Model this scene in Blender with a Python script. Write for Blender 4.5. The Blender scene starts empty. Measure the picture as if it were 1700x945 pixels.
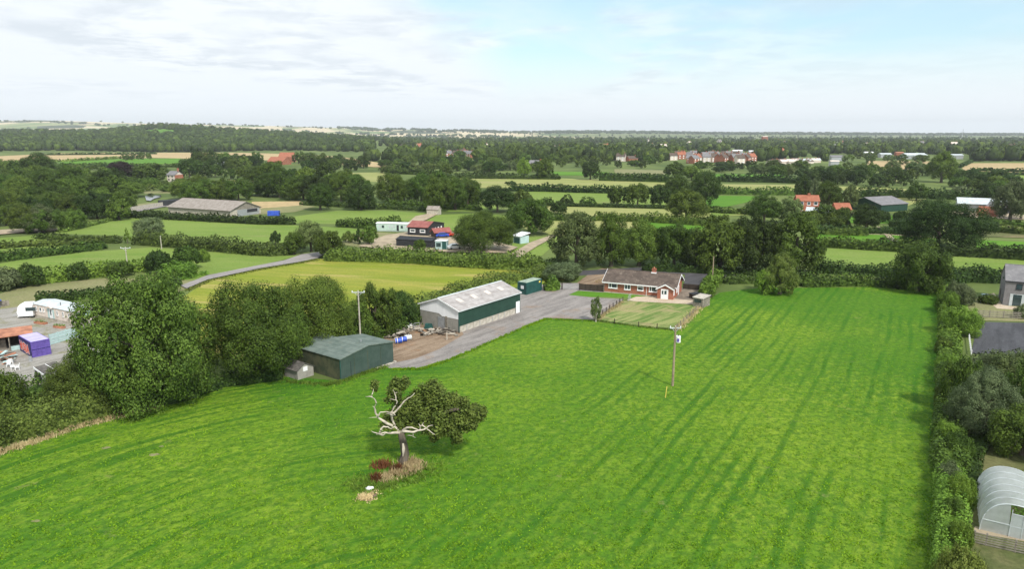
import bpy, math, random
import numpy as np
from mathutils import Vector

# ------------------------------------------------------------------ camera, world, sun, exposure
sc = bpy.context.scene
col = sc.collection
F, H = 1150.0, 33.0                                   # focal length in photo pixels (1700 wide), height in metres
P = math.atan(250.5 / F)
cam = bpy.data.cameras.new('camera'); cam.sensor_width = 36.0; cam.lens = F / 1700 * 36
cam.clip_start = 0.5; cam.clip_end = 60000
cobj = bpy.data.objects.new('camera', cam); col.objects.link(cobj)
cobj.location = (0, 0, H); cobj.rotation_euler = (math.pi / 2 - P, 0, 0)
sc.camera = cobj
SUN_EL, SUN_AZ = math.radians(48), math.radians(148)  # azimuth clockwise from +Y: the sun stands to the right, a bit behind
world = bpy.data.worlds.new('World'); sc.world = world; world.use_nodes = True
nt = world.node_tree; N = nt.nodes; L = nt.links; N.clear()
def nd(t, **k):
    n = N.new(t)
    for a, b in k.items(): setattr(n, a, b)
    return n
def cramp(n, stops):
    e = n.color_ramp.elements
    while len(e) > 1: e.remove(e[0])
    e[0].position, e[0].color = stops[0][0], tuple(stops[0][1]) + (1,)
    for p, c in stops[1:]:
        q = e.new(p); q.color = tuple(c) + (1,)
sky = nd('ShaderNodeTexSky', sky_type='NISHITA', sun_disc=False, sun_elevation=SUN_EL, sun_rotation=SUN_AZ, air_density=1.0, dust_density=1.2, ozone_density=1.0)
out = nd('ShaderNodeOutputWorld'); bg = nd('ShaderNodeBackground')
tc = nd('ShaderNodeTexCoord'); sep = nd('ShaderNodeSeparateXYZ'); L.new(tc.outputs['Generated'], sep.inputs[0])
def mth(op, a, b=None, c=None, clamp=False):
    n = nd('ShaderNodeMath', operation=op); n.use_clamp = clamp
    for i, v in enumerate((a, b, c)):
        if v is None: continue
        if isinstance(v, (int, float)): n.inputs[i].default_value = v
        else: L.new(v, n.inputs[i])
    return n.outputs[0]
zc = mth('MAXIMUM', sep.outputs[2], 0.0); den = mth('ADD', zc, 0.09)
cx = mth('DIVIDE', sep.outputs[0], den); cy = mth('DIVIDE', sep.outputs[1], den)
cmb = nd('ShaderNodeCombineXYZ'); L.new(cx, cmb.inputs[0]); L.new(cy, cmb.inputs[1])
def noise(vec, scale, detail=6, rough=0.55, dist=0.0, loc=(0, 0, 0), scl=(1, 1, 1), rot=0):
    if rot:                                                         # turn first, stretch afterwards
        m0 = nd('ShaderNodeMapping'); m0.inputs['Rotation'].default_value = (0, 0, rot); L.new(vec, m0.inputs[0]); vec = m0.outputs[0]
    mp = nd('ShaderNodeMapping'); mp.inputs['Location'].default_value = loc; mp.inputs['Scale'].default_value = scl
    L.new(vec, mp.inputs[0]); n = nd('ShaderNodeTexNoise'); L.new(mp.outputs[0], n.inputs['Vector'])
    n.inputs['Scale'].default_value = scale; n.inputs['Detail'].default_value = detail; n.inputs['Roughness'].default_value = rough; n.inputs['Distortion'].default_value = dist
    return n.outputs[0]
def rng(v, a, b, c=0.0, d=1.0, smooth=True):
    n = nd('ShaderNodeMapRange'); n.interpolation_type = 'SMOOTHSTEP' if smooth else 'LINEAR'; L.new(v, n.inputs[0])
    for i, q in enumerate((a, b, c, d)): n.inputs[i + 1].default_value = q
    return n.outputs[0]
def mixc(f, a, b):
    n = nd('ShaderNodeMix', data_type='RGBA')
    if isinstance(f, (int, float)): n.inputs[0].default_value = f
    else: L.new(f, n.inputs[0])
    for i, v in ((6, a), (7, b)):
        if isinstance(v, tuple): n.inputs[i].default_value = v + (1,)
        else: L.new(v, n.inputs[i])
    return n.outputs[2]
V = cmb.outputs[0]
skc = nd('ShaderNodeVectorMath', operation='MULTIPLY'); L.new(sky.outputs[0], skc.inputs[0]); skc.inputs[1].default_value = (0.100, 0.112, 0.105)
lift = nd('ShaderNodeVectorMath', operation='ADD'); L.new(skc.outputs[0], lift.inputs[0]); lift.inputs[1].default_value = (0.08, 0.15, 0.19)
veil = rng(noise(V, 0.34, 7, 0.6, 0.6, (3.1, 1.2, 0), (1.0, 0.55, 1), 0.35), 0.42, 0.66, 0.18, 1.0)
hor = rng(sep.outputs[2], 0.02, 0.15, 1.0, 0.0)
veil = mth('MAXIMUM', veil, hor)
# more cloud to the left of the view, thinner to the right, as the photograph shows
side = mth('DIVIDE', sep.outputs[0], mth('MAXIMUM', sep.outputs[1], 0.15))
veil = mth('MAXIMUM', veil, rng(mth('ADD', side, mth('MULTIPLY', sep.outputs[2], 1.4)), 0.22, 0.02, 0.0, 1.0))
c1 = mixc(veil, lift.outputs[0], (0.705, 0.750, 0.790))
# soft grey-bottomed clouds
puff = rng(noise(V, 0.80, 9, 0.55, 0.25, (1.7, 5.3, 0), (1.0, 0.75, 1)), 0.42, 0.60)
band = mth('MULTIPLY', rng(sep.outputs[2], 0.03, 0.08), 0.85)
leftm = rng(side, 0.62, -0.15, 0.25, 1.0)
puff = mth('MULTIPLY', mth('MULTIPLY', puff, band), leftm)
pcol = mixc(rng(noise(V, 2.4, 7, 0.6, 0.2, (4, 2, 0)), 0.38, 0.60), (0.55, 0.605, 0.66), (0.735, 0.775, 0.81))
c2 = mixc(puff, c1, pcol)
L.new(c2, bg.inputs[0]); bg.inputs[1].default_value = 1.0; L.new(bg.outputs[0], out.inputs[0])
sun = bpy.data.lights.new('sun', 'SUN'); sun.energy = 3.1; sun.angle = math.radians(7); sun.color = (1.0, 0.955, 0.88)
so = bpy.data.objects.new('sun', sun); col.objects.link(so)
sd = Vector((math.sin(SUN_AZ) * math.cos(SUN_EL), math.cos(SUN_AZ) * math.cos(SUN_EL), math.sin(SUN_EL)))
so.rotation_euler = (-sd).to_track_quat('-Z', 'Y').to_euler()
sc.view_settings.view_transform = 'Standard'; sc.view_settings.look = 'None'; sc.view_settings.gamma = 1; sc.view_settings.exposure = 0.46
sc.render.engine = 'CYCLES'
cy_ = sc.cycles; cy_.use_denoising = True; cy_.max_bounces = 5; cy_.diffuse_bounces = 3; cy_.glossy_bounces = 2; cy_.transmission_bounces = 4; cy_.volume_bounces = 0; cy_.transparent_max_bounces = 8
cy_.use_adaptive_sampling = False; cy_.caustics_reflective = False; cy_.caustics_refractive = False

# ------------------------------------------------------------------ survey helpers: a pixel of the photograph -> where its ray meets the ground
def ray(x, y):
    a = (x - 850) / F; b = (472.5 - y) / F
    return (a, math.cos(P) + b * math.sin(P), -math.sin(P) + b * math.cos(P))
def G(x, y, z=0.0):
    r = ray(x, y); t = (z - H) / r[2]; return (r[0] * t, r[1] * t)
def PY(x, y, Y):
    r = ray(x, y); t = Y / r[1]; return (r[0] * t, Y, H + r[2] * t)
def ZY(x, y, Y): return PY(x, y, Y)[2]
def interp(x, pts):
    return float(np.interp(x, [p[0] for p in pts], [p[1] for p in pts]))
MIDR = [(-900, 33), (-300, 34), (0, 35), (150, 35), (195, 40), (230, 47), (270, 53), (320, 50), (370, 41), (450, 31), (520, 23), (620, 10), (720, 2), (2600, 0)]
FARP = [(-900, 205), (-300, 202), (0, 200), (60, 198), (120, 200.5), (200, 203.5), (300, 206), (400, 208.5), (500, 210), (560, 212), (620, 214), (700, 216), (800, 218.0), (880, 219.6), (950, 219), (1100, 220), (1200, 221.5), (1400, 222.5), (1700, 224), (2600, 224)]
def sm(t): t = np.clip(t, 0, 1); return t * t * (3 - 2 * t)
def terr(x, y):
    x = np.asarray(x, float); y = np.asarray(y, float)
    r = np.hypot(x, y); fr = y > 200
    px = np.where(fr, 850 + F * 1.023 * x / np.maximum(y, 1), -900)
    hm = np.interp(px, [p[0] for p in MIDR], [p[1] for p in MIDR])
    hf = H + (222 - np.interp(px, [p[0] for p in FARP], [p[1] for p in FARP])) / 1205 * 7500
    hf = np.maximum(hf, 6)
    w = 0.82 * sm((y - 1350) / 500) * 0.55 + 0.549 * sm((y - 1750) / 650)
    z = hm * w * (1 - sm((y - 2600) / 1000) * 0.75)
    z2 = hf * sm((y - 4300) / 3200)
    und = 2.5 * np.sin(x / 310 + 1.3) * np.sin(y / 420) * sm((y - 1500) / 1200)
    return np.where(fr, np.maximum(z, z2) + und, 0.0)

# ------------------------------------------------------------------ materials
def lin(h):
    h = h.lstrip('#'); c = [int(h[i:i + 2], 16) / 255 for i in (0, 2, 4)]
    return tuple(v / 12.92 if v <= 0.04045 else ((v + 0.055) / 1.055) ** 2.4 for v in c)
def newmat(name):
    global nt, N, L
    m = bpy.data.materials.new(name); m.use_nodes = True; nt = m.node_tree; N = nt.nodes; L = nt.links; N.clear()
    o = nd('ShaderNodeOutputMaterial'); b = nd('ShaderNodeBsdfPrincipled'); L.new(b.outputs[0], o.inputs[0])
    return m, b, o
def pos(kind='Position'):
    if kind == 'Position': return nd('ShaderNodeNewGeometry').outputs['Position']
    return nd('ShaderNodeTexCoord').outputs['Object']
def bump(b, hgt, strength=0.5, dist=0.1):
    n = nd('ShaderNodeBump'); n.inputs['Strength'].default_value = strength; n.inputs['Distance'].default_value = dist
    L.new(hgt, n.inputs['Height']); L.new(n.outputs[0], b.inputs['Normal'])
def plain(name, c, rough=0.7, var=0.18, scale=3.0, metal=0.0, spec=0.3, c2=None, bmp=0.0, scl=(1, 1, 1), lo=0.35, hi=0.65, local=True):
    m, b, o = newmat(name)
    p = pos('Object' if local else 'Position')
    a = tuple(v * (1 - var) for v in c) if c2 is None else c2
    bb = tuple(min(1, v * (1 + var)) for v in c) if c2 is None else c
    f = rng(noise(p, scale, 6, 0.6, scl=scl), lo, hi)
    L.new(mixc(f, a, bb), b.inputs['Base Color']); b.inputs['Roughness'].default_value = rough; b.inputs['Metallic'].default_value = metal
    b.inputs['Specular IOR Level'].default_value = spec
    if bmp: bump(b, noise(p, scale * 4, 5, 0.6, scl=scl), bmp, 0.05)
    return m
def foliage(name, dark, light, clump=0.5, hue=0.014, trans=0.13):
    m, b, o = newmat(name)
    g = nd('ShaderNodeNewGeometry'); oi = nd('ShaderNodeObjectInfo')
    n1 = rng(noise(g.outputs['Position'], clump, 3, 0.6), 0.32, 0.68)
    f = mth('ADD', mth('MULTIPLY', g.outputs['Random Per Island'], 0.62), mth('MULTIPLY', n1, 0.42), clamp=True)
    c = mixc(f, dark, light)
    hs = nd('ShaderNodeHueSaturation'); L.new(c, hs.inputs['Color'])
    L.new(mth('ADD', mth('MULTIPLY', oi.outputs['Random'], 2 * hue), 0.5 - hue), hs.inputs['Hue'])
    L.new(mth('ADD', mth('MULTIPLY', mth('FRACT', mth('MULTIPLY', oi.outputs['Random'], 7.31)), 0.5), 0.75), hs.inputs['Value'])
    hs.inputs['Saturation'].default_value = 1.0
    L.new(hs.outputs[0], b.inputs['Base Color']); b.inputs['Roughness'].default_value = 0.6; b.inputs['Specular IOR Level'].default_value = 0.12
    tr = nd('ShaderNodeBsdfTranslucent'); L.new(hs.outputs[0], tr.inputs[0])
    mx = nd('ShaderNodeMixShader'); mx.inputs[0].default_value = trans; L.new(b.outputs[0], mx.inputs[1]); L.new(tr.outputs[0], mx.inputs[2]); L.new(mx.outputs[0], o.inputs[0])
    return m
M = {}
M['oak'] = foliage('oak_leaves', (0.01, 0.026, 0.004), (0.112, 0.175, 0.026))
M['oak2'] = foliage('ash_leaves', (0.014, 0.036, 0.005), (0.155, 0.23, 0.036))
M['dark'] = foliage('dark_leaves', (0.007, 0.019, 0.004), (0.068, 0.112, 0.021))
M['bright'] = foliage('bright_leaves', (0.04, 0.085, 0.008), (0.2, 0.31, 0.042))
M['willow'] = foliage('willow_leaves', (0.026, 0.05, 0.012), (0.19, 0.25, 0.08))
M['yellow'] = foliage('yellow_leaves', (0.055, 0.09, 0.012), (0.27, 0.33, 0.07))
M['grey'] = foliage('grey_leaves', (0.026, 0.044, 0.014), (0.18, 0.225, 0.1))
M['brown'] = foliage('bramble_leaves', (0.018, 0.038, 0.006), (0.150, 0.215, 0.040))
M['copper'] = foliage('copper_leaves', (0.016, 0.010, 0.012), (0.060, 0.036, 0.036), hue=0.01)
M['russet'] = foliage('dock_leaves', (0.085, 0.030, 0.014), (0.250, 0.100, 0.048), hue=0.01)
M['straw'] = foliage('dry_grass', (0.300, 0.220, 0.100), (0.700, 0.570, 0.320), hue=0.01)
M['bark'] = plain('bark', (0.110, 0.090, 0.068), 0.9, 0.35, 2.5, bmp=0.6, scl=(1, 1, 0.25))
M['deadwood'] = plain('bleached_wood', (0.500, 0.440, 0.360), 0.8, 0.22, 2.0, bmp=0.4)
M['birch'] = plain('pale_bark', (0.380, 0.350, 0.300), 0.8, 0.25, 2.0)
M['soil'] = plain('bare_soil', (0.250, 0.175, 0.115), 0.95, 0.3, 1.0, c2=(0.13, 0.095, 0.06), bmp=0.7, local=False)
def grass(name, a, b_, c, big=0.03, mid=0.3, rot=0.0, stretch=(1, 1, 1), tan=None, tanlo=0.56, fine=2.2):
    m, b, o = newmat(name); p = pos()
    f1 = rng(noise(p, big, 5, 0.6, 0.4, scl=stretch, rot=rot), 0.36, 0.64)
    f2 = rng(noise(p, mid, 5, 0.65, scl=stretch, rot=rot), 0.34, 0.66)
    k = mixc(f1, a, b_); k = mixc(mth('MULTIPLY', f2, 0.6), k, c)
    if tan: k = mixc(rng(noise(p, big * 1.7, 5, 0.6, 0.8, (7, 3, 0), stretch, rot), tanlo, tanlo + 0.12, 0, 0.8), k, tan)
    k = mixc(rng(noise(p, fine, 3, 0.7), 0.3, 0.7, 0.0, 0.4), k, tuple(v * 0.35 for v in a))
    L.new(k, b.inputs['Base Color']); b.inputs['Roughness'].default_value = 0.9; b.inputs['Specular IOR Level'].default_value = 0.12
    bump(b, noise(p, fine, 4, 0.7), 0.5, 0.25)
    return m
M['g_green'] = grass('meadow_green', (0.140, 0.235, 0.034), (0.205, 0.290, 0.055), (0.245, 0.295, 0.080), stretch=(0.4, 1.6, 1), tan=(0.29, 0.27, 0.11), tanlo=0.60)
M['g_lush'] = grass('meadow_lush', (0.075, 0.215, 0.012), (0.115, 0.260, 0.020), (0.150, 0.260, 0.035), stretch=(0.5, 1.4, 1))
M['g_pale'] = grass('meadow_pale', (0.270, 0.305, 0.085), (0.390, 0.365, 0.150), (0.290, 0.320, 0.100), stretch=(0.3, 2, 1), tan=(0.38, 0.33, 0.17))
M['g_yellow'] = grass('hay_meadow', (0.235, 0.280, 0.026), (0.350, 0.330, 0.060), (0.165, 0.235, 0.028), big=0.06, mid=0.3, stretch=(0.3, 2.2, 1), rot=0.25, tan=(0.44, 0.36, 0.12), tanlo=0.54)
M['g_olive'] = grass('rough_grass', (0.090, 0.115, 0.035), (0.150, 0.165, 0.060), (0.200, 0.180, 0.085), tan=(0.26, 0.21, 0.11), tanlo=0.52)
M['g_khaki'] = grass('dry_lawn', (0.235, 0.230, 0.110), (0.300, 0.275, 0.140), (0.210, 0.230, 0.085), big=0.08)
M['g_stubble'] = grass('stubble', (0.480, 0.350, 0.180), (0.560, 0.420, 0.230), (0.430, 0.330, 0.170), big=0.01, mid=0.05, stretch=(0.3, 2, 1), fine=0.3)
M['g_path'] = plain('bare_path', (0.36, 0.29, 0.20), 0.95, 0.2, 0.4, local=False)
M['tuft'] = foliage('field_tufts', (0.050, 0.150, 0.005), (0.230, 0.370, 0.014), clump=0.12, hue=0.005, trans=0.3)
M['grey_w'] = foliage('olive_willow', (0.024, 0.046, 0.014), (0.190, 0.245, 0.110))
# far country: mosaic of fields too far away to be laid out one by one
def far_mat():
    m, b, o = newmat('countryside'); p = pos()
    mp = nd('ShaderNodeMapping'); L.new(p, mp.inputs[0]); mp.inputs['Scale'].default_value = (0.0022, 0.0016, 0.0); mp.inputs['Rotation'].default_value = (0, 0, 0.3)
    vo = nd('ShaderNodeTexVoronoi'); L.new(mp.outputs[0], vo.inputs['Vector']); vo.inputs['Scale'].default_value = 1.6
    s2 = nd('ShaderNodeSeparateColor'); L.new(vo.outputs['Color'], s2.inputs[0])
    r = nd('ShaderNodeValToRGB'); r.color_ramp.interpolation = 'CONSTANT'; L.new(s2.outputs[0], r.inputs[0])
    cramp(r, [(0.0, (0.56, 0.46, 0.29)), (0.26, (0.16, 0.22, 0.07)), (0.46, (0.60, 0.50, 0.33)), (0.70, (0.28, 0.30, 0.13)), (0.85, (0.05, 0.07, 0.03))])
    near = grassmix = mixc(rng(noise(p, 0.02, 5, 0.6), 0.35, 0.65), (0.075, 0.11, 0.03), (0.15, 0.19, 0.055))
    sp = nd('ShaderNodeSeparateXYZ'); L.new(p, sp.inputs[0])
    k = mixc(mth('MULTIPLY', rng(sp.outputs[1], 3300, 4000), rng(sp.outputs[0], 900, -200, 0.12, 1.0)), near, r.outputs[0])
    L.new(k, b.inputs['Base Color']); b.inputs['Roughness'].default_value = 0.95; b.inputs['Specular IOR Level'].default_value = 0.1
    return m
M['far'] = far_mat()
def main_field():
    m, b, o = newmat('main_field_grass'); p = pos()
    a = math.atan2(48.5, 80.1)                                      # direction of the right-hand hedge
    big = rng(noise(p, 0.045, 4, 0.55, 0.5), 0.36, 0.64)
    k = mixc(big, (0.094, 0.208, 0.011), (0.155, 0.265, 0.016))
    mott = rng(noise(p, 0.85, 6, 0.72, 0.2, scl=(1.5, 0.75, 1), rot=a), 0.40, 0.66)
    k = mixc(mth('MULTIPLY', mott, mth('ADD', 0.45, mth('MULTIPLY', rng(noise(p, 0.05, 3, 0.6, 0.3, (3, 7, 0)), 0.4, 0.62), 0.4))), k, (0.250, 0.345, 0.030))
    sp = nd('ShaderNodeSeparateXYZ'); L.new(p, sp.inputs[0]); X, Y = sp.outputs[0], sp.outputs[1]
    u = mth('SUBTRACT', mth('MULTIPLY', X, math.cos(a)), mth('MULTIPLY', Y, math.sin(a)))   # across the drill lines
    v = mth('ADD', mth('MULTIPLY', X, math.sin(a)), mth('MULTIPLY', Y, math.cos(a)))
    cu = nd('ShaderNodeCombineXYZ'); L.new(u, cu.inputs[0]); L.new(v, cu.inputs[1])
    wob = mth('MULTIPLY', noise(cu.outputs[0], 0.09, 3, 0.5, 0, scl=(1, 0.5, 1)), 9.0)
    ln = mth('MULTIPLY', rng(mth('SINE', mth('ADD', mth('MULTIPLY', u, 3.7), wob)), -0.35, 0.95), rng(noise(cu.outputs[0], 0.7, 4, 0.6, 0.05, scl=(0.55, 0.040, 1)), 0.40, 0.58))
    reg = mth('MULTIPLY', rng(u, -46, -28), rng(noise(p, 0.05, 3, 0.6, loc=(9, 1, 0)), 0.34, 0.55, 0.35, 1.0))
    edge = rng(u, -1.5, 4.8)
    # drill lines that turn in front of the green shed
    dx = mth('SUBTRACT', X, -8.0); dy = mth('SUBTRACT', Y, 38.0)
    rad = mth('SQRT', mth('ADD', mth('MULTIPLY', dx, dx), mth('MULTIPLY', dy, dy)))
    ang = mth('ARCTAN2', dy, dx); cr = nd('ShaderNodeCombineXYZ'); L.new(rad, cr.inputs[0]); L.new(ang, cr.inputs[1])
    l2 = rng(noise(cr.outputs[0], 1.15, 3, 0.55, 0.10, scl=(1, 0.8, 1)), 0.49, 0.60)
    reg2 = mth('MULTIPLY', rng(X, -6, -12), rng(noise(p, 0.07, 3, 0.6, loc=(2, 8, 0)), 0.36, 0.55, 0.15, 1.0))
    f = mth('MAXIMUM', mth('MULTIPLY', ln, mth('MULTIPLY', reg, 0.72)), mth('MULTIPLY', l2, mth('MULTIPLY', reg2, 0.75)))
    k = mixc(f, k, (0.030, 0.125, 0.006))
    k = mixc(mth('MULTIPLY', edge, 0.45), k, (0.050, 0.110, 0.010))  # shadow beside the right-hand hedge, painted into the grass as a darker band
    bank = rng(noise(p, 0.022, 5, 0.6, 0.6, loc=(4.3, 2.2, 0)), 0.44, 0.62, 0, 0.62)
    k = mixc(bank, k, (0.044, 0.160, 0.007))
    k = mixc(rng(noise(p, 1.3, 6, 0.85), 0.44, 0.58, 0.0, 0.66), k, (0.038, 0.112, 0.010))  # fine dark flecks: shade among the tussocks put into the colour
    k = mixc(rng(noise(p, 0.30, 7, 0.75, loc=(5, 5, 0)), 0.60, 0.70, 0, 0.55), k, (0.24, 0.24, 0.085))
    L.new(k, b.inputs['Base Color']); b.inputs['Roughness'].default_value = 0.9; b.inputs['Specular IOR Level'].default_value = 0.12
    hg = mth('ADD', noise(p, 1.5, 5, 0.75, 0.2), mth('MULTIPLY', noise(p, 0.4, 2), 1.5))
    bump(b, hg, 0.7, 0.5)
    return m
M['field'] = main_field()
def lawn():
    m, b, o = newmat('mown_lawn'); p = pos()
    l = rng(noise(p, 0.9, 3, 0.5, 0.15, scl=(1, 0.1, 1), rot=0.75), 0.42, 0.6)
    k = mixc(l, (0.120, 0.190, 0.045), (0.270, 0.290, 0.105))
    k = mixc(rng(noise(p, 0.16, 5, 0.6, 0.5), 0.46, 0.64, 0, 0.8), k, (0.36, 0.29, 0.15))
    k = mixc(rng(noise(p, 3, 4, 0.7), 0.4, 0.7, 0, 0.4), k, (0.06, 0.09, 0.02))
    L.new(k, b.inputs['Base Color']); b.inputs['Roughness'].default_value = 0.95; b.inputs['Specular IOR Level'].default_value = 0.1
    bump(b, noise(p, 3, 4, 0.7), 0.4, 0.1)
    return m
M['lawn'] = lawn()
def gravel(name, a, c, tan, tlo=0.5, tx=None):
    m, b, o = newmat(name); p = pos()
    k = mixc(rng(noise(p, 0.3, 6, 0.65, 0.3, scl=(2.2, 0.28, 1), rot=0.64), 0.35, 0.65), a, c)
    if tan: k = mixc(rng(noise(p, 0.2, 6, 0.65, 0.7, (3, 9, 0)), tlo, tlo + 0.13, 0, 0.85), k, tan)
    k = mixc(rng(noise(p, 6, 3, 0.7), 0.45, 0.7, 0, 0.35), k, tuple(min(1, v * 1.7) for v in c))
    k = mixc(rng(noise(p, 1.1, 5, 0.7, 0, (1, 2, 3)), 0.5, 0.72, 0, 0.4), k, tuple(v * 0.5 for v in a))
    L.new(k, b.inputs['Base Color']); b.inputs['Roughness'].default_value = 0.95; b.inputs['Specular IOR Level'].default_value = 0.15
    bump(b, noise(p, 3.5, 5, 0.75), 0.6, 0.12)
    return m
M['gravel'] = gravel('grey_gravel', (0.180, 0.162, 0.150), (0.290, 0.262, 0.242), (0.25, 0.18, 0.13), 0.56)
M['dirt'] = gravel('churned_dirt', (0.165, 0.110, 0.070), (0.290, 0.215, 0.150), (0.34, 0.15, 0.055), 0.56)
M['yard'] = gravel('stony_yard', (0.230, 0.215, 0.185), (0.320, 0.300, 0.270), (0.18, 0.17, 0.07), 0.53)
M['asphalt'] = gravel('asphalt', (0.060, 0.058, 0.060), (0.085, 0.080, 0.085), None)
M['drive'] = gravel('pale_drive', (0.230, 0.210, 0.200), (0.300, 0.275, 0.262), None)
M['arena'] = gravel('arena_rubber', (0.055, 0.055, 0.060), (0.085, 0.085, 0.092), None)
M['paving'] = gravel('pale_paving', (0.420, 0.330, 0.240), (0.500, 0.410, 0.310), None)
M['slabs'] = gravel('brown_slabs', (0.180, 0.150, 0.115), (0.230, 0.190, 0.150), (0.12, 0.10, 0.08), 0.5)
def brickm(name, a, c, mortar):
    m, b, o = newmat(name); t = nd('ShaderNodeTexBrick'); g = nd('ShaderNodeTexCoord')
    sp = nd('ShaderNodeSeparateXYZ'); L.new(g.outputs['Object'], sp.inputs[0]); cb = nd('ShaderNodeCombineXYZ')
    L.new(mth('ADD', sp.outputs[0], sp.outputs[1]), cb.inputs[0]); L.new(sp.outputs[2], cb.inputs[1]); L.new(cb.outputs[0], t.inputs['Vector'])
    t.inputs['Color1'].default_value = a + (1,); t.inputs['Color2'].default_value = c + (1,); t.inputs['Mortar'].default_value = mortar + (1,)
    t.inputs['Scale'].default_value = 1.0; t.inputs['Brick Width'].default_value = 0.225; t.inputs['Row Height'].default_value = 0.075; t.inputs['Mortar Size'].default_value = 0.008
    k = mixc(rng(noise(g.outputs['Object'], 1.1, 5, 0.6), 0.4, 0.7, 0, 0.45), t.outputs[0], tuple(v * 0.6 for v in a))
    L.new(k, b.inputs['Base Color']); b.inputs['Roughness'].default_value = 0.9; b.inputs['Specular IOR Level'].default_value = 0.2
    return m
M['brick'] = brickm('red_brick', (0.400, 0.115, 0.058), (0.300, 0.085, 0.046), (0.36, 0.28, 0.22))
M['stone'] = brickm('grey_brick', (0.230, 0.215, 0.215), (0.170, 0.160, 0.165), (0.30, 0.29, 0.29))
def rows(name, a, c, period, axis='z', lich=None, rough=0.85, bstr=0.6, dirt=0.35):
    """courses of tiles or ribs of sheeting: fine relief along one local axis"""
    m, b, o = newmat(name); g = nd('ShaderNodeTexCoord'); p = g.outputs['Object']
    sp = nd('ShaderNodeSeparateXYZ'); L.new(p, sp.inputs[0]); s = sp.outputs[{'x': 0, 'y': 1, 'z': 2}[axis]] if axis != 'xy' else mth('ADD', sp.outputs[0], sp.outputs[1])
    w = mth('FRACT', mth('DIVIDE', s, period))
    k = mixc(rng(noise(p, 0.7, 6, 0.65), 0.35, 0.65), a, c)
    k = mixc(mth('MULTIPLY', rng(w, 0.0, 0.16, 1, 0), dirt), k, tuple(v * 0.3 for v in a))
    if lich: k = mixc(rng(noise(p, 1.5, 6, 0.75, loc=(3, 3, 3)), 0.56, 0.68, 0, 0.75), k, lich)
    L.new(k, b.inputs['Base Color']); b.inputs['Roughness'].default_value = rough; b.inputs['Specular IOR Level'].default_value = 0.3
    bump(b, mth('ADD', w, mth('MULTIPLY', noise(p, 4, 4), 0.4)), bstr, 0.03)
    return m
M['tiles'] = rows('brown_tiles', (0.078, 0.058, 0.046), (0.130, 0.098, 0.078), 0.19, 'z', (0.30, 0.25, 0.20))
M['pantile'] = rows('orange_pantiles', (0.29, 0.100, 0.058), (0.37, 0.145, 0.085), 0.3, 'z')
M['slate'] = rows('grey_slates', (0.165, 0.160, 0.165), (0.225, 0.215, 0.220), 0.22, 'z', (0.30, 0.29, 0.28))
M['cement'] = rows('cement_sheet', (0.300, 0.270, 0.255), (0.420, 0.390, 0.375), 1.1, 'y', (0.52, 0.49, 0.47), dirt=0.35)
M['cementx'] = rows('weathered_sheet', (0.240, 0.205, 0.175), (0.330, 0.290, 0.255), 2.2, 'x', (0.42, 0.38, 0.34), dirt=0.4)
M['greensheet'] = rows('green_cladding', (0.017, 0.050, 0.036), (0.024, 0.064, 0.046), 0.33, 'xy', rough=0.5, dirt=0.6)
M['shedgreen'] = rows('grey_green_cladding', (0.044, 0.072, 0.060), (0.062, 0.092, 0.078), 0.33, 'xy', rough=0.6, dirt=0.55)
M['shedside'] = rows('algae_cladding', (0.045, 0.060, 0.035), (0.100, 0.100, 0.055), 0.33, 'xy', rough=0.7, dirt=0.55)
M['shedroof'] = rows('mossy_green_sheet', (0.110, 0.145, 0.125), (0.170, 0.205, 0.180), 1.0, 'x', (0.16, 0.17, 0.13), dirt=0.45)
M['whitesheet'] = rows('white_cladding', (0.800, 0.800, 0.810), (0.880, 0.880, 0.890), 0.33, 'xy', rough=0.5)
M['concrete'] = plain('concrete', (0.52, 0.48, 0.41), 0.9, 0.2, 1.5, c2=(0.36, 0.32, 0.26), bmp=0.3)
M['block'] = brickm('concrete_block', (0.330, 0.310, 0.270), (0.270, 0.255, 0.225), (0.38, 0.36, 0.32))
M['white'] = plain('white_upvc', (0.82, 0.82, 0.82), 0.45, 0.05, 2)
M['cream'] = plain('cream_panel', (0.66, 0.57, 0.50), 0.5, 0.08, 1.0)
M['palegrey'] = plain('pale_roof', (0.52, 0.56, 0.57), 0.5, 0.12, 0.8)
M['glass'] = plain('dark_glass', (0.035, 0.06, 0.065), 0.12, 0.3, 1.0, spec=0.6)
M['black'] = plain('black_boards', (0.028, 0.030, 0.034), 0.7, 0.25, 2)
M['redroof'] = rows('red_sheet', (0.25, 0.080, 0.070), (0.32, 0.120, 0.100), 1.0, 'x')
M['rust'] = plain('rusty_sheet', (0.50, 0.22, 0.13), 0.8, 0.2, 0.9, c2=(0.30, 0.13, 0.08))
M['purple'] = plain('purple_paint', (0.125, 0.085, 0.340), 0.55, 0.15, 2)
M['lilac'] = plain('lilac_paint', (0.47, 0.42, 0.68), 0.6, 0.1, 1)
M['navy'] = plain('navy_paint', (0.025, 0.022, 0.12), 0.5, 0.3, 3)
M['red'] = plain('red_paint', (0.72, 0.065, 0.02), 0.5, 0.12, 3)
M['mint'] = plain('pale_green_paint', (0.42, 0.56, 0.55), 0.6, 0.1, 2)
M['mint2'] = plain('mint_panel', (0.50, 0.62, 0.55), 0.6, 0.1, 1)
M['teal'] = plain('teal_paint', (0.022, 0.085, 0.075), 0.55, 0.2, 1)
M['tealtop'] = plain('lichened_steel', (0.30, 0.36, 0.28), 0.8, 0.2, 1)
M['wood'] = plain('weathered_wood', (0.225, 0.200, 0.165), 0.85, 0.3, 2.0)
M['darkwood'] = plain('creosoted_wood', (0.045, 0.034, 0.026), 0.8, 0.3, 2.0)
M['pole'] = plain('pole_wood', (0.300, 0.235, 0.165), 0.85, 0.2, 1.0)
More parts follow.
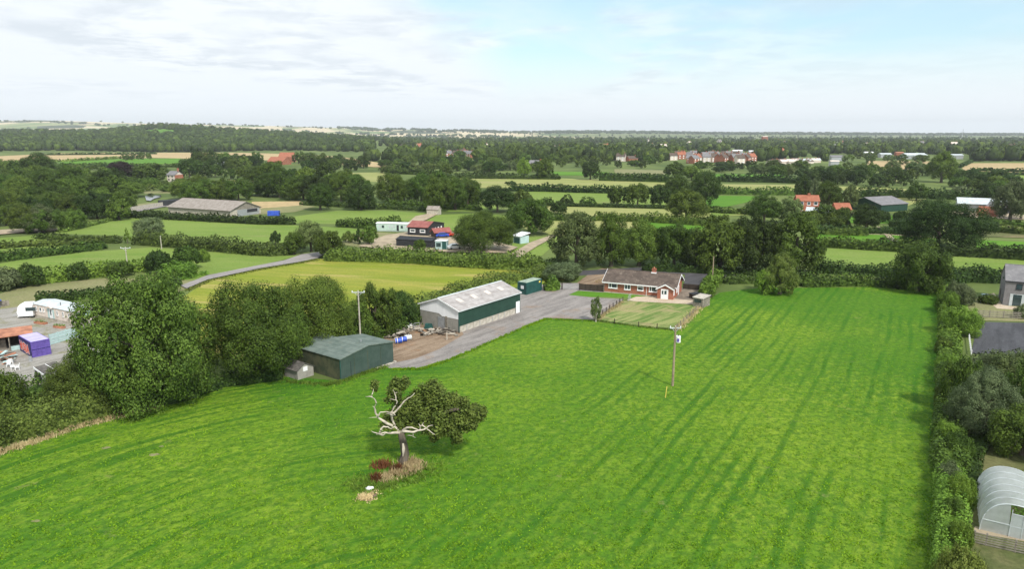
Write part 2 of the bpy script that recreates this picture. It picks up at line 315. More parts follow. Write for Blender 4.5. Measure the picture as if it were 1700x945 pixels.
M['steel'] = plain('galvanised_steel', (0.46, 0.47, 0.49), 0.45, 0.12, 2, metal=0.5)
M['felt'] = plain('grey_felt', (0.115, 0.105, 0.095), 0.9, 0.3, 2.0)
M['blue'] = plain('blue_plastic', (0.035, 0.085, 0.42), 0.4, 0.2, 2)
M['water'] = plain('pond_water', (0.02, 0.025, 0.025), 0.06, 0.1, 0.2, spec=1.0, local=False)
M['yellowpaint'] = plain('yellow_post', (0.72, 0.55, 0.12), 0.6, 0.1, 2)
M['redpaint'] = plain('red_plastic', (0.55, 0.05, 0.03), 0.5, 0.1, 2)
def film():
    m, b, o = newmat('polythene_film'); p = pos('Object')
    b.inputs['Base Color'].default_value = (0.78, 0.80, 0.80, 1); b.inputs['Roughness'].default_value = 0.35; b.inputs['Specular IOR Level'].default_value = 0.5
    t = nd('ShaderNodeBsdfTransparent'); t.inputs[0].default_value = (0.9, 0.93, 0.92, 1)
    tl = nd('ShaderNodeBsdfTranslucent'); tl.inputs[0].default_value = (0.75, 0.78, 0.78, 1)
    m1 = nd('ShaderNodeMixShader'); m1.inputs[0].default_value = 0.5; L.new(b.outputs[0], m1.inputs[1]); L.new(tl.outputs[0], m1.inputs[2])
    m2 = nd('ShaderNodeMixShader'); L.new(rng(noise(p, 0.8, 5, 0.6), 0.3, 0.7, 0.55, 0.72), m2.inputs[0]); L.new(t.outputs[0], m2.inputs[1]); L.new(m1.outputs[0], m2.inputs[2]); L.new(m2.outputs[0], o.inputs[0])
    return m
M['film'] = film()

# ------------------------------------------------------------------ object helpers
def tagp(o, label=None, cat=None, group=None, kind=None):
    if label: o['label'] = label
    if cat: o['category'] = cat
    if group: o['group'] = group
    if kind: o['kind'] = kind
    return o
def thing(name, label, cat, loc=(0, 0, 0), rz=0.0, group=None):
    o = bpy.data.objects.new(name, None); col.objects.link(o); o.empty_display_size = 0.5
    o.location = loc; o.rotation_euler = (0, 0, rz); return tagp(o, label, cat, group)
def link_mesh(name, me, parent=None):
    o = bpy.data.objects.new(name, me); col.objects.link(o)
    if parent: o.parent = parent
    return o
class MB:
    def __init__(s): s.v = []; s.f = []; s.m = []
    def add(s, v, f, mi=0):
        n = len(s.v); s.v += [tuple(q) for q in v]; s.f += [tuple(i + n for i in q) for q in f]; s.m += [mi] * len(f); return s
    def box(s, x0, y0, z0, x1, y1, z1, mi=0):
        return s.add([(x0, y0, z0), (x1, y0, z0), (x1, y1, z0), (x0, y1, z0), (x0, y0, z1), (x1, y0, z1), (x1, y1, z1), (x0, y1, z1)],
                     [(0, 3, 2, 1), (4, 5, 6, 7), (0, 1, 5, 4), (1, 2, 6, 5), (2, 3, 7, 6), (3, 0, 4, 7)], mi)
    def prism(s, prof, x0, x1, axis='x', mi=0):
        """profile of (a, z) points extruded along x (a = y) or along y (a = x)"""
        n = len(prof)
        pt = (lambda t, q: (t, q[0], q[1])) if axis == 'x' else (lambda t, q: (q[0], t, q[1]))
        v = [pt(x0, q) for q in prof] + [pt(x1, q) for q in prof]
        f = [tuple(range(n)), tuple(range(2 * n - 1, n - 1, -1))] + [(i, i + n, (i + 1) % n + n, (i + 1) % n) for i in range(n)]
        return s.add(v, f, mi)
    def slab(s, quad, t, mi=0):
        q = [Vector(p) for p in quad]; n = (q[1] - q[0]).cross(q[2] - q[0]).normalized() * t; k = len(q)
        return s.add([tuple(p) for p in q] + [tuple(p + n) for p in q], [tuple(range(k - 1, -1, -1)), tuple(range(k, 2 * k))] + [(i, (i + 1) % k, (i + 1) % k + k, i + k) for i in range(k)], mi)
    def tube(s, pts, rad, n=8, mi=0, jit=0.0, rnd=None):
        pts = [Vector(p) for p in pts]; rs = []
        for i, p in enumerate(pts):
            d = (pts[min(i + 1, len(pts) - 1)] - pts[max(i - 1, 0)]).normalized()
            a = d.cross(Vector((0, 0, 1)) if abs(d.z) < 0.9 else Vector((1, 0, 0))).normalized(); b = d.cross(a)
            r = rad[i] if isinstance(rad, (list, tuple)) else rad
            rs.append([tuple(p + (a * math.cos(2 * math.pi * k / n) + b * math.sin(2 * math.pi * k / n)) * r * (1 + (rnd.uniform(-jit, jit) if rnd else 0))) for k in range(n)])
        v = [q for r_ in rs for q in r_]; f = []
        for i in range(len(pts) - 1):
            f += [(i * n + k, i * n + (k + 1) % n, (i + 1) * n + (k + 1) % n, (i + 1) * n + k) for k in range(n)]
        f += [tuple(range(n - 1, -1, -1)), tuple(range((len(pts) - 1) * n, len(pts) * n))]
        return s.add(v, f, mi)
    def mesh(s, name, mats):
        me = bpy.data.meshes.new(name); me.from_pydata(s.v, [], s.f)
        for m in (mats if isinstance(mats, (list, tuple)) else [mats]): me.materials.append(M[m] if isinstance(m, str) else m)
        if any(s.m): me.polygons.foreach_set('material_index', s.m)
        me.update()
        import bmesh
        bm = bmesh.new(); bm.from_mesh(me); bmesh.ops.recalc_face_normals(bm, faces=bm.faces); bm.to_mesh(me); bm.free()
        return me
    def build(s, name, mats, parent=None, smooth=False):
        me = s.mesh(name, mats)
        if smooth: me.polygons.foreach_set('use_smooth', [True] * len(me.polygons))
        return link_mesh(name, me, parent)
def npmesh(name, v, faces_list, mats, matidx=None, smooth=None):
    """faces_list: list of int arrays (n,k) indexing v"""
    me = bpy.data.meshes.new(name); v = np.asarray(v, np.float32)
    me.vertices.add(len(v)); me.vertices.foreach_set('co', v.ravel())
    nl = sum(f.size for f in faces_list); npoly = sum(len(f) for f in faces_list)
    me.loops.add(nl); me.polygons.add(npoly)
    me.loops.foreach_set('vertex_index', np.concatenate([f.ravel() for f in faces_list]).astype(np.int32))
    tot = np.concatenate([np.full(len(f), f.shape[1]) for f in faces_list]); st = np.concatenate([[0], np.cumsum(tot)[:-1]])
    me.polygons.foreach_set('loop_start', st.astype(np.int32)); me.polygons.foreach_set('loop_total', tot.astype(np.int32))
    for m in mats: me.materials.append(M[m] if isinstance(m, str) else m)
    if matidx is not None: me.polygons.foreach_set('material_index', matidx.astype(np.int32))
    if smooth is not None: me.polygons.foreach_set('use_smooth', smooth)
    me.update(calc_edges=True); return me
def ordinal(k): return ['first', 'second', 'third', 'fourth', 'fifth', 'sixth', 'seventh', 'eighth', 'ninth', 'tenth', 'eleventh', 'twelfth', 'thirteenth', 'fourteenth', 'fifteenth', 'sixteenth', 'seventeenth', 'eighteenth', 'nineteenth', 'twentieth'][k]

# ------------------------------------------------------------------ foliage geometry
def icos(sub):
    t = (1 + 5 ** 0.5) / 2
    v = [(-1, t, 0), (1, t, 0), (-1, -t, 0), (1, -t, 0), (0, -1, t), (0, 1, t), (0, -1, -t), (0, 1, -t), (t, 0, -1), (t, 0, 1), (-t, 0, -1), (-t, 0, 1)]
    f = [(0, 11, 5), (0, 5, 1), (0, 1, 7), (0, 7, 10), (0, 10, 11), (1, 5, 9), (5, 11, 4), (11, 10, 2), (10, 7, 6), (7, 1, 8), (3, 9, 4), (3, 4, 2), (3, 2, 6), (3, 6, 8), (3, 8, 9), (4, 9, 5), (2, 4, 11), (6, 2, 10), (8, 6, 7), (9, 8, 1)]
    v = [np.array(q) / np.linalg.norm(q) for q in v]
    for _ in range(sub):
        mid = {}; nf = []
        def m_(a, b):
            k = (min(a, b), max(a, b))
            if k not in mid: q = v[a] + v[b]; v.append(q / np.linalg.norm(q)); mid[k] = len(v) - 1
            return mid[k]
        for a, b, c in f:
            ab, bc, ca = m_(a, b), m_(b, c), m_(c, a); nf += [(a, ab, ca), (b, bc, ab), (c, ca, bc), (ab, bc, ca)]
        f = nf
    return np.array(v), np.array(f)
ICO = {k: icos(k) for k in (0, 1, 2)}
def leafquads(rs, p, nrm, size, jit=0.8):
    n = len(p); nr = nrm + rs.normal(0, jit, (n, 3)); nr /= np.linalg.norm(nr, axis=1)[:, None] + 1e-9
    a = np.cross(nr, rs.normal(0, 1, (n, 3))); a /= np.linalg.norm(a, axis=1)[:, None] + 1e-9; b = np.cross(nr, a)
    s = (size * rs.uniform(0.6, 1.35, n))[:, None]; asp = rs.uniform(0.55, 0.9, n)[:, None]
    v = np.stack([p - a * s * 0.5 - b * s * 0.1, p + b * s * 0.5 * asp - a * s * 0.05, p + a * s * 0.5 + b * s * 0.1, p - b * s * 0.5 * asp + a * s * 0.05], 1).reshape(-1, 3)
    return v, np.arange(4 * n).reshape(-1, 4)
def lumpy_ball(rs, c, r, sub=1, amp=0.12):
    v, f = ICO[sub]; return c + v * r * (1 + rs.normal(0, amp, (len(v), 1))), f
def make_crown(name, seed, shape='round', nleaf=5000, nlobe=26, cov=22.0, loose=0.0, low=0.12):
    """crown filling x,y in [-1,1], z in [0,1] scaled later; leaves on the lobes' skins, dark wood-and-leaf mass inside"""
    rs = np.random.RandomState(seed); lob = []
    ga = math.pi * (3 - 5 ** 0.5)
    for i in range(nlobe):
        u = (i + 0.5) / nlobe; z = 1 - 1.75 * u; th = i * ga + rs.uniform(-0.5, 0.5); rr = math.sqrt(max(0, 1 - z * z))
        if shape == 'round': R = 0.66 * rs.uniform(0.82, 1.12); lr = rs.uniform(0.24, 0.40); c = np.array([rr * math.cos(th) * R, rr * math.sin(th) * R, z * R * 0.95])
        elif shape == 'oak': R = 0.72 * rs.uniform(0.75, 1.12); lr = rs.uniform(0.20, 0.36); c = np.array([rr * math.cos(th) * R, rr * math.sin(th) * R, z * R * 0.8 + 0.05])
        elif shape == 'tall': R = 0.70 * rs.uniform(0.8, 1.1); lr = rs.uniform(0.22, 0.36); w = 1.0 - 0.35 * max(0, z); c = np.array([rr * math.cos(th) * R * w, rr * math.sin(th) * R * w, z * 0.75])
        elif shape == 'cone': zz = 1 - 2 * u; w = (1 - (zz + 1) / 2) * 0.75 + 0.05; lr = 0.14 + 0.16 * (1 - (zz + 1) / 2); c = np.array([w * math.cos(th), w * math.sin(th), zz * 0.82])
        else: R = 0.64 * rs.uniform(0.8, 1.1); lr = rs.uniform(0.26, 0.4); c = np.array([rr * math.cos(th) * R, rr * math.sin(th) * R, abs(z) * R * 0.9 - 0.35])
        lob.append((c, lr * (0.8 if loose else 1)))
    lob.append((np.zeros(3), 0.5))
    C = np.array([l[0] for l in lob]); R = np.array([l[1] for l in lob])
    # sub-lobes: clusters of twigs on each lobe
    sub = []
    for c, r in lob[:-1]:
        for k in range(7):
            d = rs.normal(0, 1, 3); d += 0.9 * c / (np.linalg.norm(c) + 1e-6); d[2] += 0.3; d /= np.linalg.norm(d)
            sub.append((c + d * r * 0.72, r * rs.uniform(0.34, 0.58)))
    SC = np.array([s[0] for s in sub]); SR = np.array([s[1] for s in sub])
    w = SR ** 2; idx = rs.choice(len(sub), int(nleaf * 1.7), p=w / w.sum())
    d = rs.normal(0, 1, (len(idx), 3)); d /= np.linalg.norm(d, axis=1)[:, None]
    p = SC[idx] + d * (SR[idx] * rs.uniform(0.55, 1.10 + loose, len(idx)))[:, None]
    keep = np.ones(len(p), bool)
    for c, r in zip(C, R): keep &= np.linalg.norm(p - c, axis=1) > r * 0.60
    p = p[keep][:nleaf]; d = d[keep][:nleaf]
    outw = p / (np.linalg.norm(p, axis=1)[:, None] + 1e-6); nrm = d * 0.9 + outw * 0.35 + np.array([0, 0, 0.12])
    v, f4 = leafquads(rs, p, nrm * 1.2, math.sqrt(cov / nleaf) * 1.05, 0.42)
    ni = int(nleaf * (0.16 if not loose else 0.05)); li = rs.choice(len(C), ni, p=R ** 2 / (R ** 2).sum()); di = rs.normal(0, 1, (ni, 3)); di /= np.linalg.norm(di, axis=1)[:, None]
    pi_ = C[li] * 0.93 + di * (R[li] * 0.60)[:, None]; vi, fi = leafquads(rs, pi_, di, math.sqrt(cov / nleaf) * (2.1 if nleaf > 900 else 1.7), 0.45)
    vs = [v, vi]; f4 = np.concatenate([f4, fi + len(v)])
    v = np.concatenate(vs); mn, mx = np.percentile(v, 0.4, 0), np.percentile(v, 99.75, 0)
    mx_xy = np.percentile(np.abs(v[:, :2]), 99.6); v[:, :2] /= mx_xy; v[:, 2] = (v[:, 2] - mn[2]) / (mx[2] - mn[2])
    return npmesh(name, v, [f4], ['oak'])
def make_trunk(name, seed, n=7, lean=0.03):
    rs = random.Random(seed); b = MB()
    b.tube([(0, 0, -0.03), (0.003, 0, 0.04), (lean * 0.3, 0.004, 0.25), (lean, 0.01, 0.6)], [0.062, 0.042, 0.034, 0.018], n, jit=0.1, rnd=rs)
    for k in range(6):
        a = k * 1.05 + rs.uniform(-.3, .3); z = rs.uniform(0.16, 0.42); l = rs.uniform(0.18, 0.3)
        b.tube([(lean * z, 0, z), (math.cos(a) * l * .5, math.sin(a) * l * .5, z + l * .45), (math.cos(a) * l, math.sin(a) * l, z + l * .9)], [0.018, 0.011, 0.004], 5)
    return b.mesh(name, 'bark')
CR = {}
def crown_for(kind, lod, k):
    key = (kind, lod, k)
    if key not in CR:
        sh = {'oak': 'oak', 'round': 'round', 'tall': 'tall', 'cone': 'cone', 'bush': 'bush', 'airy': 'round'}[kind]
        n = {0: 44000, 1: 13000, 2: 3400, 3: 800, 4: 220}[lod]
        nl = {0: 44, 1: 30, 2: 22, 3: 13, 4: 8}[lod]
        CR[key] = make_crown('crown', sum(map(ord, kind)) * 7 + lod * 31 + k, sh, n, nl, cov=27 if lod < 3 else 20, loose=0.5 if kind == 'airy' else 0.0)
    return CR[key]
TRK = [make_trunk('trunk', s) for s in range(3)]
TRK_S = MB().tube([(0, 0, -0.03), (0.01, 0, 0.5)], [0.045, 0.02], 5).mesh('trunk', 'bark')
trnd = random.Random(77); TREES = []
def tree(px, py, wpx, top, kind='round', mat='oak', label='', group=None, cat='tree', base=0.10, name='tree', lod=None, depth=1.0, k=None, bark=None, z0=None):
    x, y = G(px, py); gz = 0.0
    if z0 is not None: gz = z0
    dist = math.hypot(x, y, H); w = wpx / F * math.hypot(y, H) * 1.02
    y2 = y + w * 0.25; x2 = (px - 850) / F * (y2 * math.cos(P) + H * math.sin(P)) if False else x * (y2 / y)   # stand at the foot, crown spreads behind
    h = max(1.0, ZY(px, top, y2) - gz)
    if lod is None: lod = 0 if wpx > 105 else 1 if wpx > 42 else 2 if wpx > 24 else 3 if wpx > 11 else 4
    if k is None: k = trnd.randrange({0: 2, 1: 3, 2: 3, 3: 3, 4: 2}[lod])
    t = thing(name, label, cat, (x2, y2, gz), trnd.uniform(0, 6.28), group)
    c = link_mesh('crown', crown_for(kind, lod, k), t); c.scale = (w / 2, w / 2 * depth, h * (1 - base)); c.location = (0, 0, h * base)
    c.material_slots[0].link = 'OBJECT'; c.material_slots[0].material = M[mat]
    if cat == 'tree':
        tr = link_mesh('trunk', TRK[trnd.randrange(3)] if lod < 3 else TRK_S, t); s = h * (1.0 if lod < 3 else 0.8); tr.scale = (min(s, w * 1.2),) * 2 + (s,)
        if bark: tr.material_slots[0].link = 'OBJECT'; tr.material_slots[0].material = M[bark]
    TREES.append(t)
    return t
def hedge(pts, w, h, mat='oak', label='', group=None, seed=None, name='hedge', cat='hedge', lump=0.22, clipped=False, gaps=0.0, dens=1.0, world=False, profile=None):
    """leafy hedge along ground points (pixels unless world)"""
    W = [Vector(p) if world else Vector(G(*p)) for p in pts]
    seed = seed if seed is not None else int(abs(W[0].x * 13 + W[0].y * 7)) % 9973
    rs = np.random.RandomState(seed)
    seg = [(W[i + 1] - W[i]).length for i in range(len(W) - 1)]; cum = np.concatenate([[0], np.cumsum(seg)]); Lh = cum[-1]
    WX = np.array([p.x for p in W]); WY = np.array([p.y for p in W])
    dist = float(np.hypot(WX, WY).min()) * 0.5 + float(np.hypot(WX, WY).mean()) * 0.5
    ls = max(0.13, dist * 0.0030); peri = w * 0.6 + 2 * h
    n = int(min(26000, dens * 1.35 * Lh * peri / (ls * ls * 0.55))); n = max(n, 60)
    ph = rs.uniform(0, 6.28, 12); fr = rs.uniform(0.6, 1.6, 12)
    def lumpf(s, a):
        q = 0
        for i in range(6): q = q + np.sin(s * fr[i] * 1.6 / max(1, h * 0.7) + ph[i] + a * (1 + i % 3)) / 6 * 1.6
        return q
    def hv(s): return h * (1 + lump * (np.sin(s * 0.21 + ph[6]) * 0.5 + np.sin(s * 0.55 + ph[7]) * 0.35 + np.sin(s * 1.3 + ph[8]) * 0.25) * (0.15 if clipped else 1))
    def place(s, a, rad):
        bx = np.interp(s, cum, WX); by = np.interp(s, cum, WY); e = 0.5
        tx = np.interp(s + e, cum, WX) - np.interp(s - e, cum, WX); ty = np.interp(s + e, cum, WY) - np.interp(s - e, cum, WY)
        q = np.hypot(tx, ty) + 1e-6; nx, ny = ty / q, -tx / q
        ca, sa = np.cos(a), np.sin(a); ex = 0.55 if not clipped else 0.38
        ox = np.sign(ca) * np.abs(ca) ** ex * w / 2; oz = np.abs(sa) ** ex * hv(s)
        m = rad * (1 + lumpf(s, a) * (0.14 if not clipped else 0.02))
        if not clipped:
            endf = np.clip(np.minimum(s, Lh - s) / (h * 0.8) + 0.45, 0, 1); m = m * endf
        return np.stack([bx + nx * ox * m, by + ny * ox * m, oz * m], -1), np.stack([nx * ca, ny * ca, sa], -1)
    s = rs.uniform(0, Lh, n); a = rs.uniform(0, math.pi, n); p, nr = place(s, a, rs.uniform(0.74, 1.10 if not clipped else 1.02, n))
    if gaps:
        g = np.sin(s * 0.33 + ph[9]) + np.sin(s * 0.9 + ph[10]) * 0.6 > -1.6 + gaps * 1.6; p, nr = p[g], nr[g]
    v, f4 = leafquads(rs, p, nr * 1.1 + np.array([0, 0, 0.25]), ls, 0.6)
    ns = max(3, int(Lh / max(0.9, ls * 2.5))); na = 7; S = np.repeat(np.linspace(0, Lh, ns), na); A = np.tile(np.linspace(0, math.pi, na), ns)
    cv, _ = place(S, A, np.full(len(S), 0.66)); i, j = np.meshgrid(np.arange(ns - 1), np.arange(na - 1), indexing='ij'); b0 = (i * na + j).ravel() + len(v)
    cf = np.stack([b0, b0 + 1, b0 + na + 1, b0 + na], 1)
    fl = [f4, cf] if not gaps else [f4]
    vv = np.concatenate([v, cv]) if not gaps else v
    e0 = len(v) + np.arange(na)
    o = link_mesh(name, npmesh(name, vv, fl, [mat])); return tagp(o, label, cat, group)
def blades(rs, pts, h, w, tilt=0.35):
    n = len(pts); pts = np.asarray(pts, float); a = rs.uniform(0, 6.28, n); d = np.stack([np.cos(a), np.sin(a), np.zeros(n)], 1) * (w * rs.uniform(0.6, 1.4, n))[:, None]
    t = np.stack([rs.normal(0, tilt, n), rs.normal(0, tilt, n), np.ones(n)], 1) * (h * rs.uniform(0.5, 1.3, n))[:, None]
    v = np.stack([pts - d, pts + d, pts + t], 1).reshape(-1, 3); return v, np.arange(3 * n).reshape(-1, 3)
def poly_px(name, pts, z, mat, kind='structure', label=None, cat=None):
    me = bpy.data.meshes.new(name); w = [G(*p) for p in pts]
    me.from_pydata([(x, y, z) for x, y in w], [], [tuple(range(len(w)))]); me.materials.append(M[mat]); me.update()
    # keep the face upward
    if me.polygons[0].normal.z < 0: me.flip_normals()
    o = link_mesh(name, me); return tagp(o, label, cat, None, kind)

# ================================================================== SETTING
def ground():
    rr = [0.0] + list(np.geomspace(4, 1200, 26)) + list(np.linspace(1300, 8200, 60)) + [9500, 11500, 14000]
    th = np.concatenate([np.linspace(-math.pi, -0.75, 30), np.linspace(-0.73, 0.73, 150), np.linspace(0.75, math.pi, 30)[:-1]])
    v = []; nth = len(th)
    for r in rr: v += [(r * math.sin(t), r * math.cos(t)) for t in th]
    v = np.array(v); z = terr(v[:, 0], v[:, 1]); v = np.column_stack([v, z])
    i, j = np.meshgrid(np.arange(len(rr) - 1), np.arange(nth), indexing='ij'); j2 = (j + 1) % nth
    f = np.stack([i * nth + j, i * nth + j2, (i + 1) * nth + j2, (i + 1) * nth + j], -1).reshape(-1, 4)[:, ::-1]
    me = npmesh('ground', v, [f], ['far'], smooth=np.ones(len(f), bool)); o = link_mesh('ground', me)
    tagp(o, 'green countryside stretching away to the hills', None, None, 'structure')
ground()
FIELDS = [
 # near
 ('main_field', [(-260, 860), (0, 748), (130, 705), (215, 684), (372, 636), (480, 626), (566, 633), (640, 608), (700, 613), (745, 599), (800, 575), (868, 545), (905, 530), (985, 534), (1120, 549), (1165, 505), (1195, 486), (1262, 478), (1330, 478), (1480, 476), (1560, 486), (1566, 560), (1572, 700), (1580, 945), (1600, 1500), (400, 2200), (-900, 1500)], 'field', 'bright green grass field with drill lines, in front of everything'),
 # around the bungalow
 ('lawn', [(990, 531), (1032, 501), (1056, 497), (1155, 503), (1162, 507), (1122, 548), (1060, 541)], 'lawn', 'mown lawn in front of the bungalow'),
 ('lawn', [(944, 490), (958, 483), (1003, 485.5), (1068, 491), (1060, 496), (1030, 494), (980, 493)], 'g_lush', 'green strip under the bungalow windows'),
 ('field', [(300, 496), (345, 466), (430, 446), (527, 430), (620, 434), (760, 441), (905, 449), (960, 462), (900, 472), (860, 476), (700, 530), (560, 590), (380, 600), (250, 560)], 'g_yellow', 'yellow green hay meadow behind the white barn'),
 ('field', [(80, 380), (198, 360), (230, 362), (430, 371), (583, 379), (640, 388), (620, 405), (560, 404), (430, 404), (280, 396), (216, 392), (95, 388)], 'g_green', 'green field in front of the long grey roofed barn'),
 ('field', [(-80, 400), (80, 390), (178, 399), (165, 407), (0, 425), (-80, 430)], 'g_green', 'narrow green strip at the left edge'),
 ('field', [(-60, 450), (20, 434), (140, 419), (250, 411), (345, 418), (450, 426), (500, 424), (436, 440), (345, 457), (318, 468), (240, 452), (100, 452), (-60, 470)], 'g_green', 'green paddock left of the lane'),
 ('field', [(-80, 500), (0, 488), (40, 475), (178, 462), (330, 466), (300, 485), (178, 483), (62, 493), (60, 506), (-80, 525)], 'g_khaki', 'dry mown strip behind the caravans'),
 ('field', [(470, 362), (560, 350), (640, 350), (708, 354), (692, 366), (612, 374), (560, 372), (490, 371)], 'g_green', 'small green paddock left of the stone shed'),
 ('field', [(418, 335), (520, 334), (500, 342), (418, 347)], 'g_stubble', 'dry tan patch right of the long barn'),
 ('field', [(416, 348), (500, 341), (525, 343), (490, 352), (420, 357)], 'g_khaki', 'trampled pale yard beyond the barn'),
 ('field', [(180, 345), (245, 337), (275, 336), (262, 341), (200, 352)], 'g_khaki', 'pale grass behind the concrete wall'),
 ('field', [(238, 318), (300, 316), (300, 321), (240, 322)], 'g_khaki', 'dry bank above the pond'),
 ('field', [(610, 335), (705, 341), (770, 336), (830, 338), (820, 350), (745, 352), (640, 347)], 'g_green', 'thin green field behind the stone shed'),
 ('field', [(725, 357), (800, 354), (850, 360), (830, 372), (760, 385), (700, 372)], 'g_green', 'paddock with worn patch behind the red roofed barn'),
 ('field', [(600, 384), (660, 388), (640, 405), (600, 412), (560, 405)], 'g_khaki', 'dry grass beside the pale green mobile home'),
 ('field', [(852, 395), (935, 392), (900, 425), (848, 430)], 'g_green', 'grass beside the teal field shelter'),
 ('field', [(583, 287), (640, 286), (640, 302), (588, 301)], 'g_pale', 'pale field between the tree groups'),
 ('field', [(700, 293), (773, 294), (850, 294), (1046, 299), (1110, 303), (1110, 313), (1000, 314), (840, 313), (760, 311)], 'g_pale', 'long pale hay field across the middle distance'),
 ('field', [(860, 318), (1011, 320), (1130, 323), (1130, 341), (1000, 340), (870, 334)], 'g_green', 'long green field across the middle distance'),
 ('field', [(895, 341), (1000, 344), (1105, 346), (1250, 347), (1250, 357), (1168, 361), (988, 363), (905, 352)], 'g_pale', 'long pale field behind the row of big trees'),
 ('field', [(1060, 369), (1170, 373), (1170, 388), (1075, 385)], 'g_lush', 'lush strip behind the row of big trees'),
 ('field', [(860, 365), (940, 362), (1060, 366), (1060, 395), (930, 394), (870, 380)], 'g_pale', 'pale grass behind the willow'),
 ('field', [(1170, 325), (1262, 326), (1240, 336), (1205, 344), (1170, 343)], 'g_lush', 'lush field left of the brick house'),
 ('field', [(1180, 346), (1240, 347), (1230, 355), (1180, 362)], 'g_green', 'green strip left of the brick house'),
 ('field', [(1180, 306), (1325, 307), (1325, 317), (1190, 316)], 'g_pale', 'pale strip beyond the hedge'),
 ('field', [(1170, 289), (1305, 290), (1300, 299), (1180, 298)], 'g_lush', 'lush strip below the village'),
 ('field', [(1375, 309), (1505, 314), (1502, 322), (1410, 319)], 'g_pale', 'pale strip in front of the dark tree belt'),
 ('field', [(1420, 330), (1500, 327), (1540, 330), (1500, 345), (1420, 341)], 'g_pale', 'pale paddock around the green barn'),
 ('field', [(1350, 353), (1425, 356), (1510, 360), (1500, 372), (1380, 370)], 'g_lush', 'green paddock in front of the brick house'),
 ('field', [(1335, 387), (1484, 391), (1560, 398), (1540, 411), (1496, 409), (1350, 400)], 'g_lush', 'bright strip between two hedges'),
 ('path', [(1338, 383), (1484, 387), (1562, 393), (1560, 397), (1484, 391), (1338, 387)], 'g_path', 'bare tan strip between the hedges'),
 ('field', [(1350, 411), (1480, 419), (1570, 423), (1760, 431), (1760, 462), (1570, 458), (1475, 450), (1350, 444)], 'g_green', 'wide green field behind the round tree on the right'),
 ('field', [(1620, 399), (1760, 405), (1760, 414), (1620, 412)], 'g_lush', 'green strip right of the big dark oak'),
 ('field', [(1620, 365), (1700, 374), (1760, 380), (1760, 397), (1620, 394)], 'g_olive', 'rough grass right of the big dark oak'),
 ('field', [(1480, 300), (1500, 299), (1497, 305)], 'g_pale', 'pale gap'),
 ('field', [(1592, 271), (1760, 271), (1760, 287), (1650, 286), (1600, 283)], 'g_stubble', 'stubble field on the right'),
 ('field', [(1440, 267), (1545, 268), (1545, 281), (1470, 281), (1440, 275)], 'g_stubble', 'tan ground below the white sheds'),
 ('field', [(1620, 286), (1760, 288), (1760, 299), (1625, 297)], 'g_green', 'green strip below the stubble field'),
 # left and far
 ('field', [(-60, 262), (100, 254.5), (250, 253.5), (400, 253.5), (520, 257), (570, 261), (640, 272), (640, 279), (570, 274), (500, 266), (425, 266), (250, 262), (50, 268), (-60, 270)], 'g_stubble', 'long stubble field in front of the wooded hill'),
 ('field', [(90, 270), (200, 264), (300, 263), (300, 271), (180, 277)], 'g_lush', 'green strip below the stubble field on the left'),
 ('field', [(80, 281), (145, 280), (145, 286), (80, 285)], 'g_stubble', 'small tan field among the left trees'),
 ('field', [(380, 300), (445, 302), (445, 316), (390, 313)], 'g_green', 'pale edged green field left of the tree belt'),
 ('path', [(380, 299), (445, 301), (445, 304), (380, 302)], 'g_stubble', 'tan strip left of the tree belt'),
 ('field', [(1020, 281), (1105, 283), (1105, 292), (1020, 291)], 'g_khaki', 'dull field left of the round trees'),
 ('field', [(900, 285), (1010, 286), (1010, 292), (900, 291)], 'g_lush', 'green strip among the middle hedges'),
 ('field', [(780, 247.5), (830, 248), (830, 252), (780, 252)], 'g_green', 'green field by the distant village'),
 ('field', [(1110, 230.5), (1260, 231.5), (1260, 234), (1110, 233)], 'g_stubble', 'distant stubble on the skyline'),
 ('field', [(1450, 231.5), (1760, 233), (1760, 236), (1450, 234.5)], 'g_stubble', 'distant stubble on the right skyline'),
]
for i, (nm, pts, mt, lb) in enumerate(FIELDS):
    me_o = poly_px('field' if nm == 'main_field' else nm, pts, 0.012 + 0.0045 * i, mt, label=lb)
# mid-distance verge ground (olive, rougher) under hedges and trees
def sheet(name, pts, mat, label, dz=[0]):
    dz[0] += 1; return poly_px(name, pts, (0.03 if min(p[1] for p in pts) > 430 else 0.26) + 0.004 * dz[0], mat, label=label)
SH = {}
sheet('yard', [(646, 612), (620, 590), (600, 560), (620, 540), (690, 535), (760, 500), (863, 486), (880, 475), (930, 470), (960, 470), (1000, 478), (1003, 486), (960, 483), (944, 490), (980, 494), (1035, 497), (1030, 503), (988, 531), (905, 528), (868, 544), (800, 574), (745, 598), (700, 612)], 'gravel', 'grey gravel yard round the white barn')
sheet('dirt', [(648, 604), (610, 580), (612, 545), (690, 538), (765, 548), (770, 556), (730, 580), (690, 596)], 'dirt', 'churned orange brown dirt between the two sheds')
sheet('driveway', [(958, 470), (985, 450), (1000, 446), (1050, 446), (1060, 462), (1003, 486), (975, 478)], 'dirt', 'earth drive behind the gate')
sheet('road', [(880, 452), (980, 449), (1062, 444), (1200, 452), (1300, 457), (1300, 464), (1200, 460), (1062, 452), (980, 457), (880, 462)], 'asphalt', 'dark road behind the bungalow')
sheet('patio', [(1040, 499), (1056, 493), (1110, 493), (1165, 499), (1175, 503), (1155, 506), (1056, 501)], 'paving', 'pale paved path in front of the porch')
sheet('terrace', [(1112, 496), (1130, 478), (1175, 474), (1182, 482), (1168, 501)], 'slabs', 'brown paved terrace right of the bungalow')
sheet('car_park', [(1137, 456), (1180, 456), (1205, 462), (1178, 478), (1136, 474)], 'asphalt', 'dark hard standing behind the bungalow')
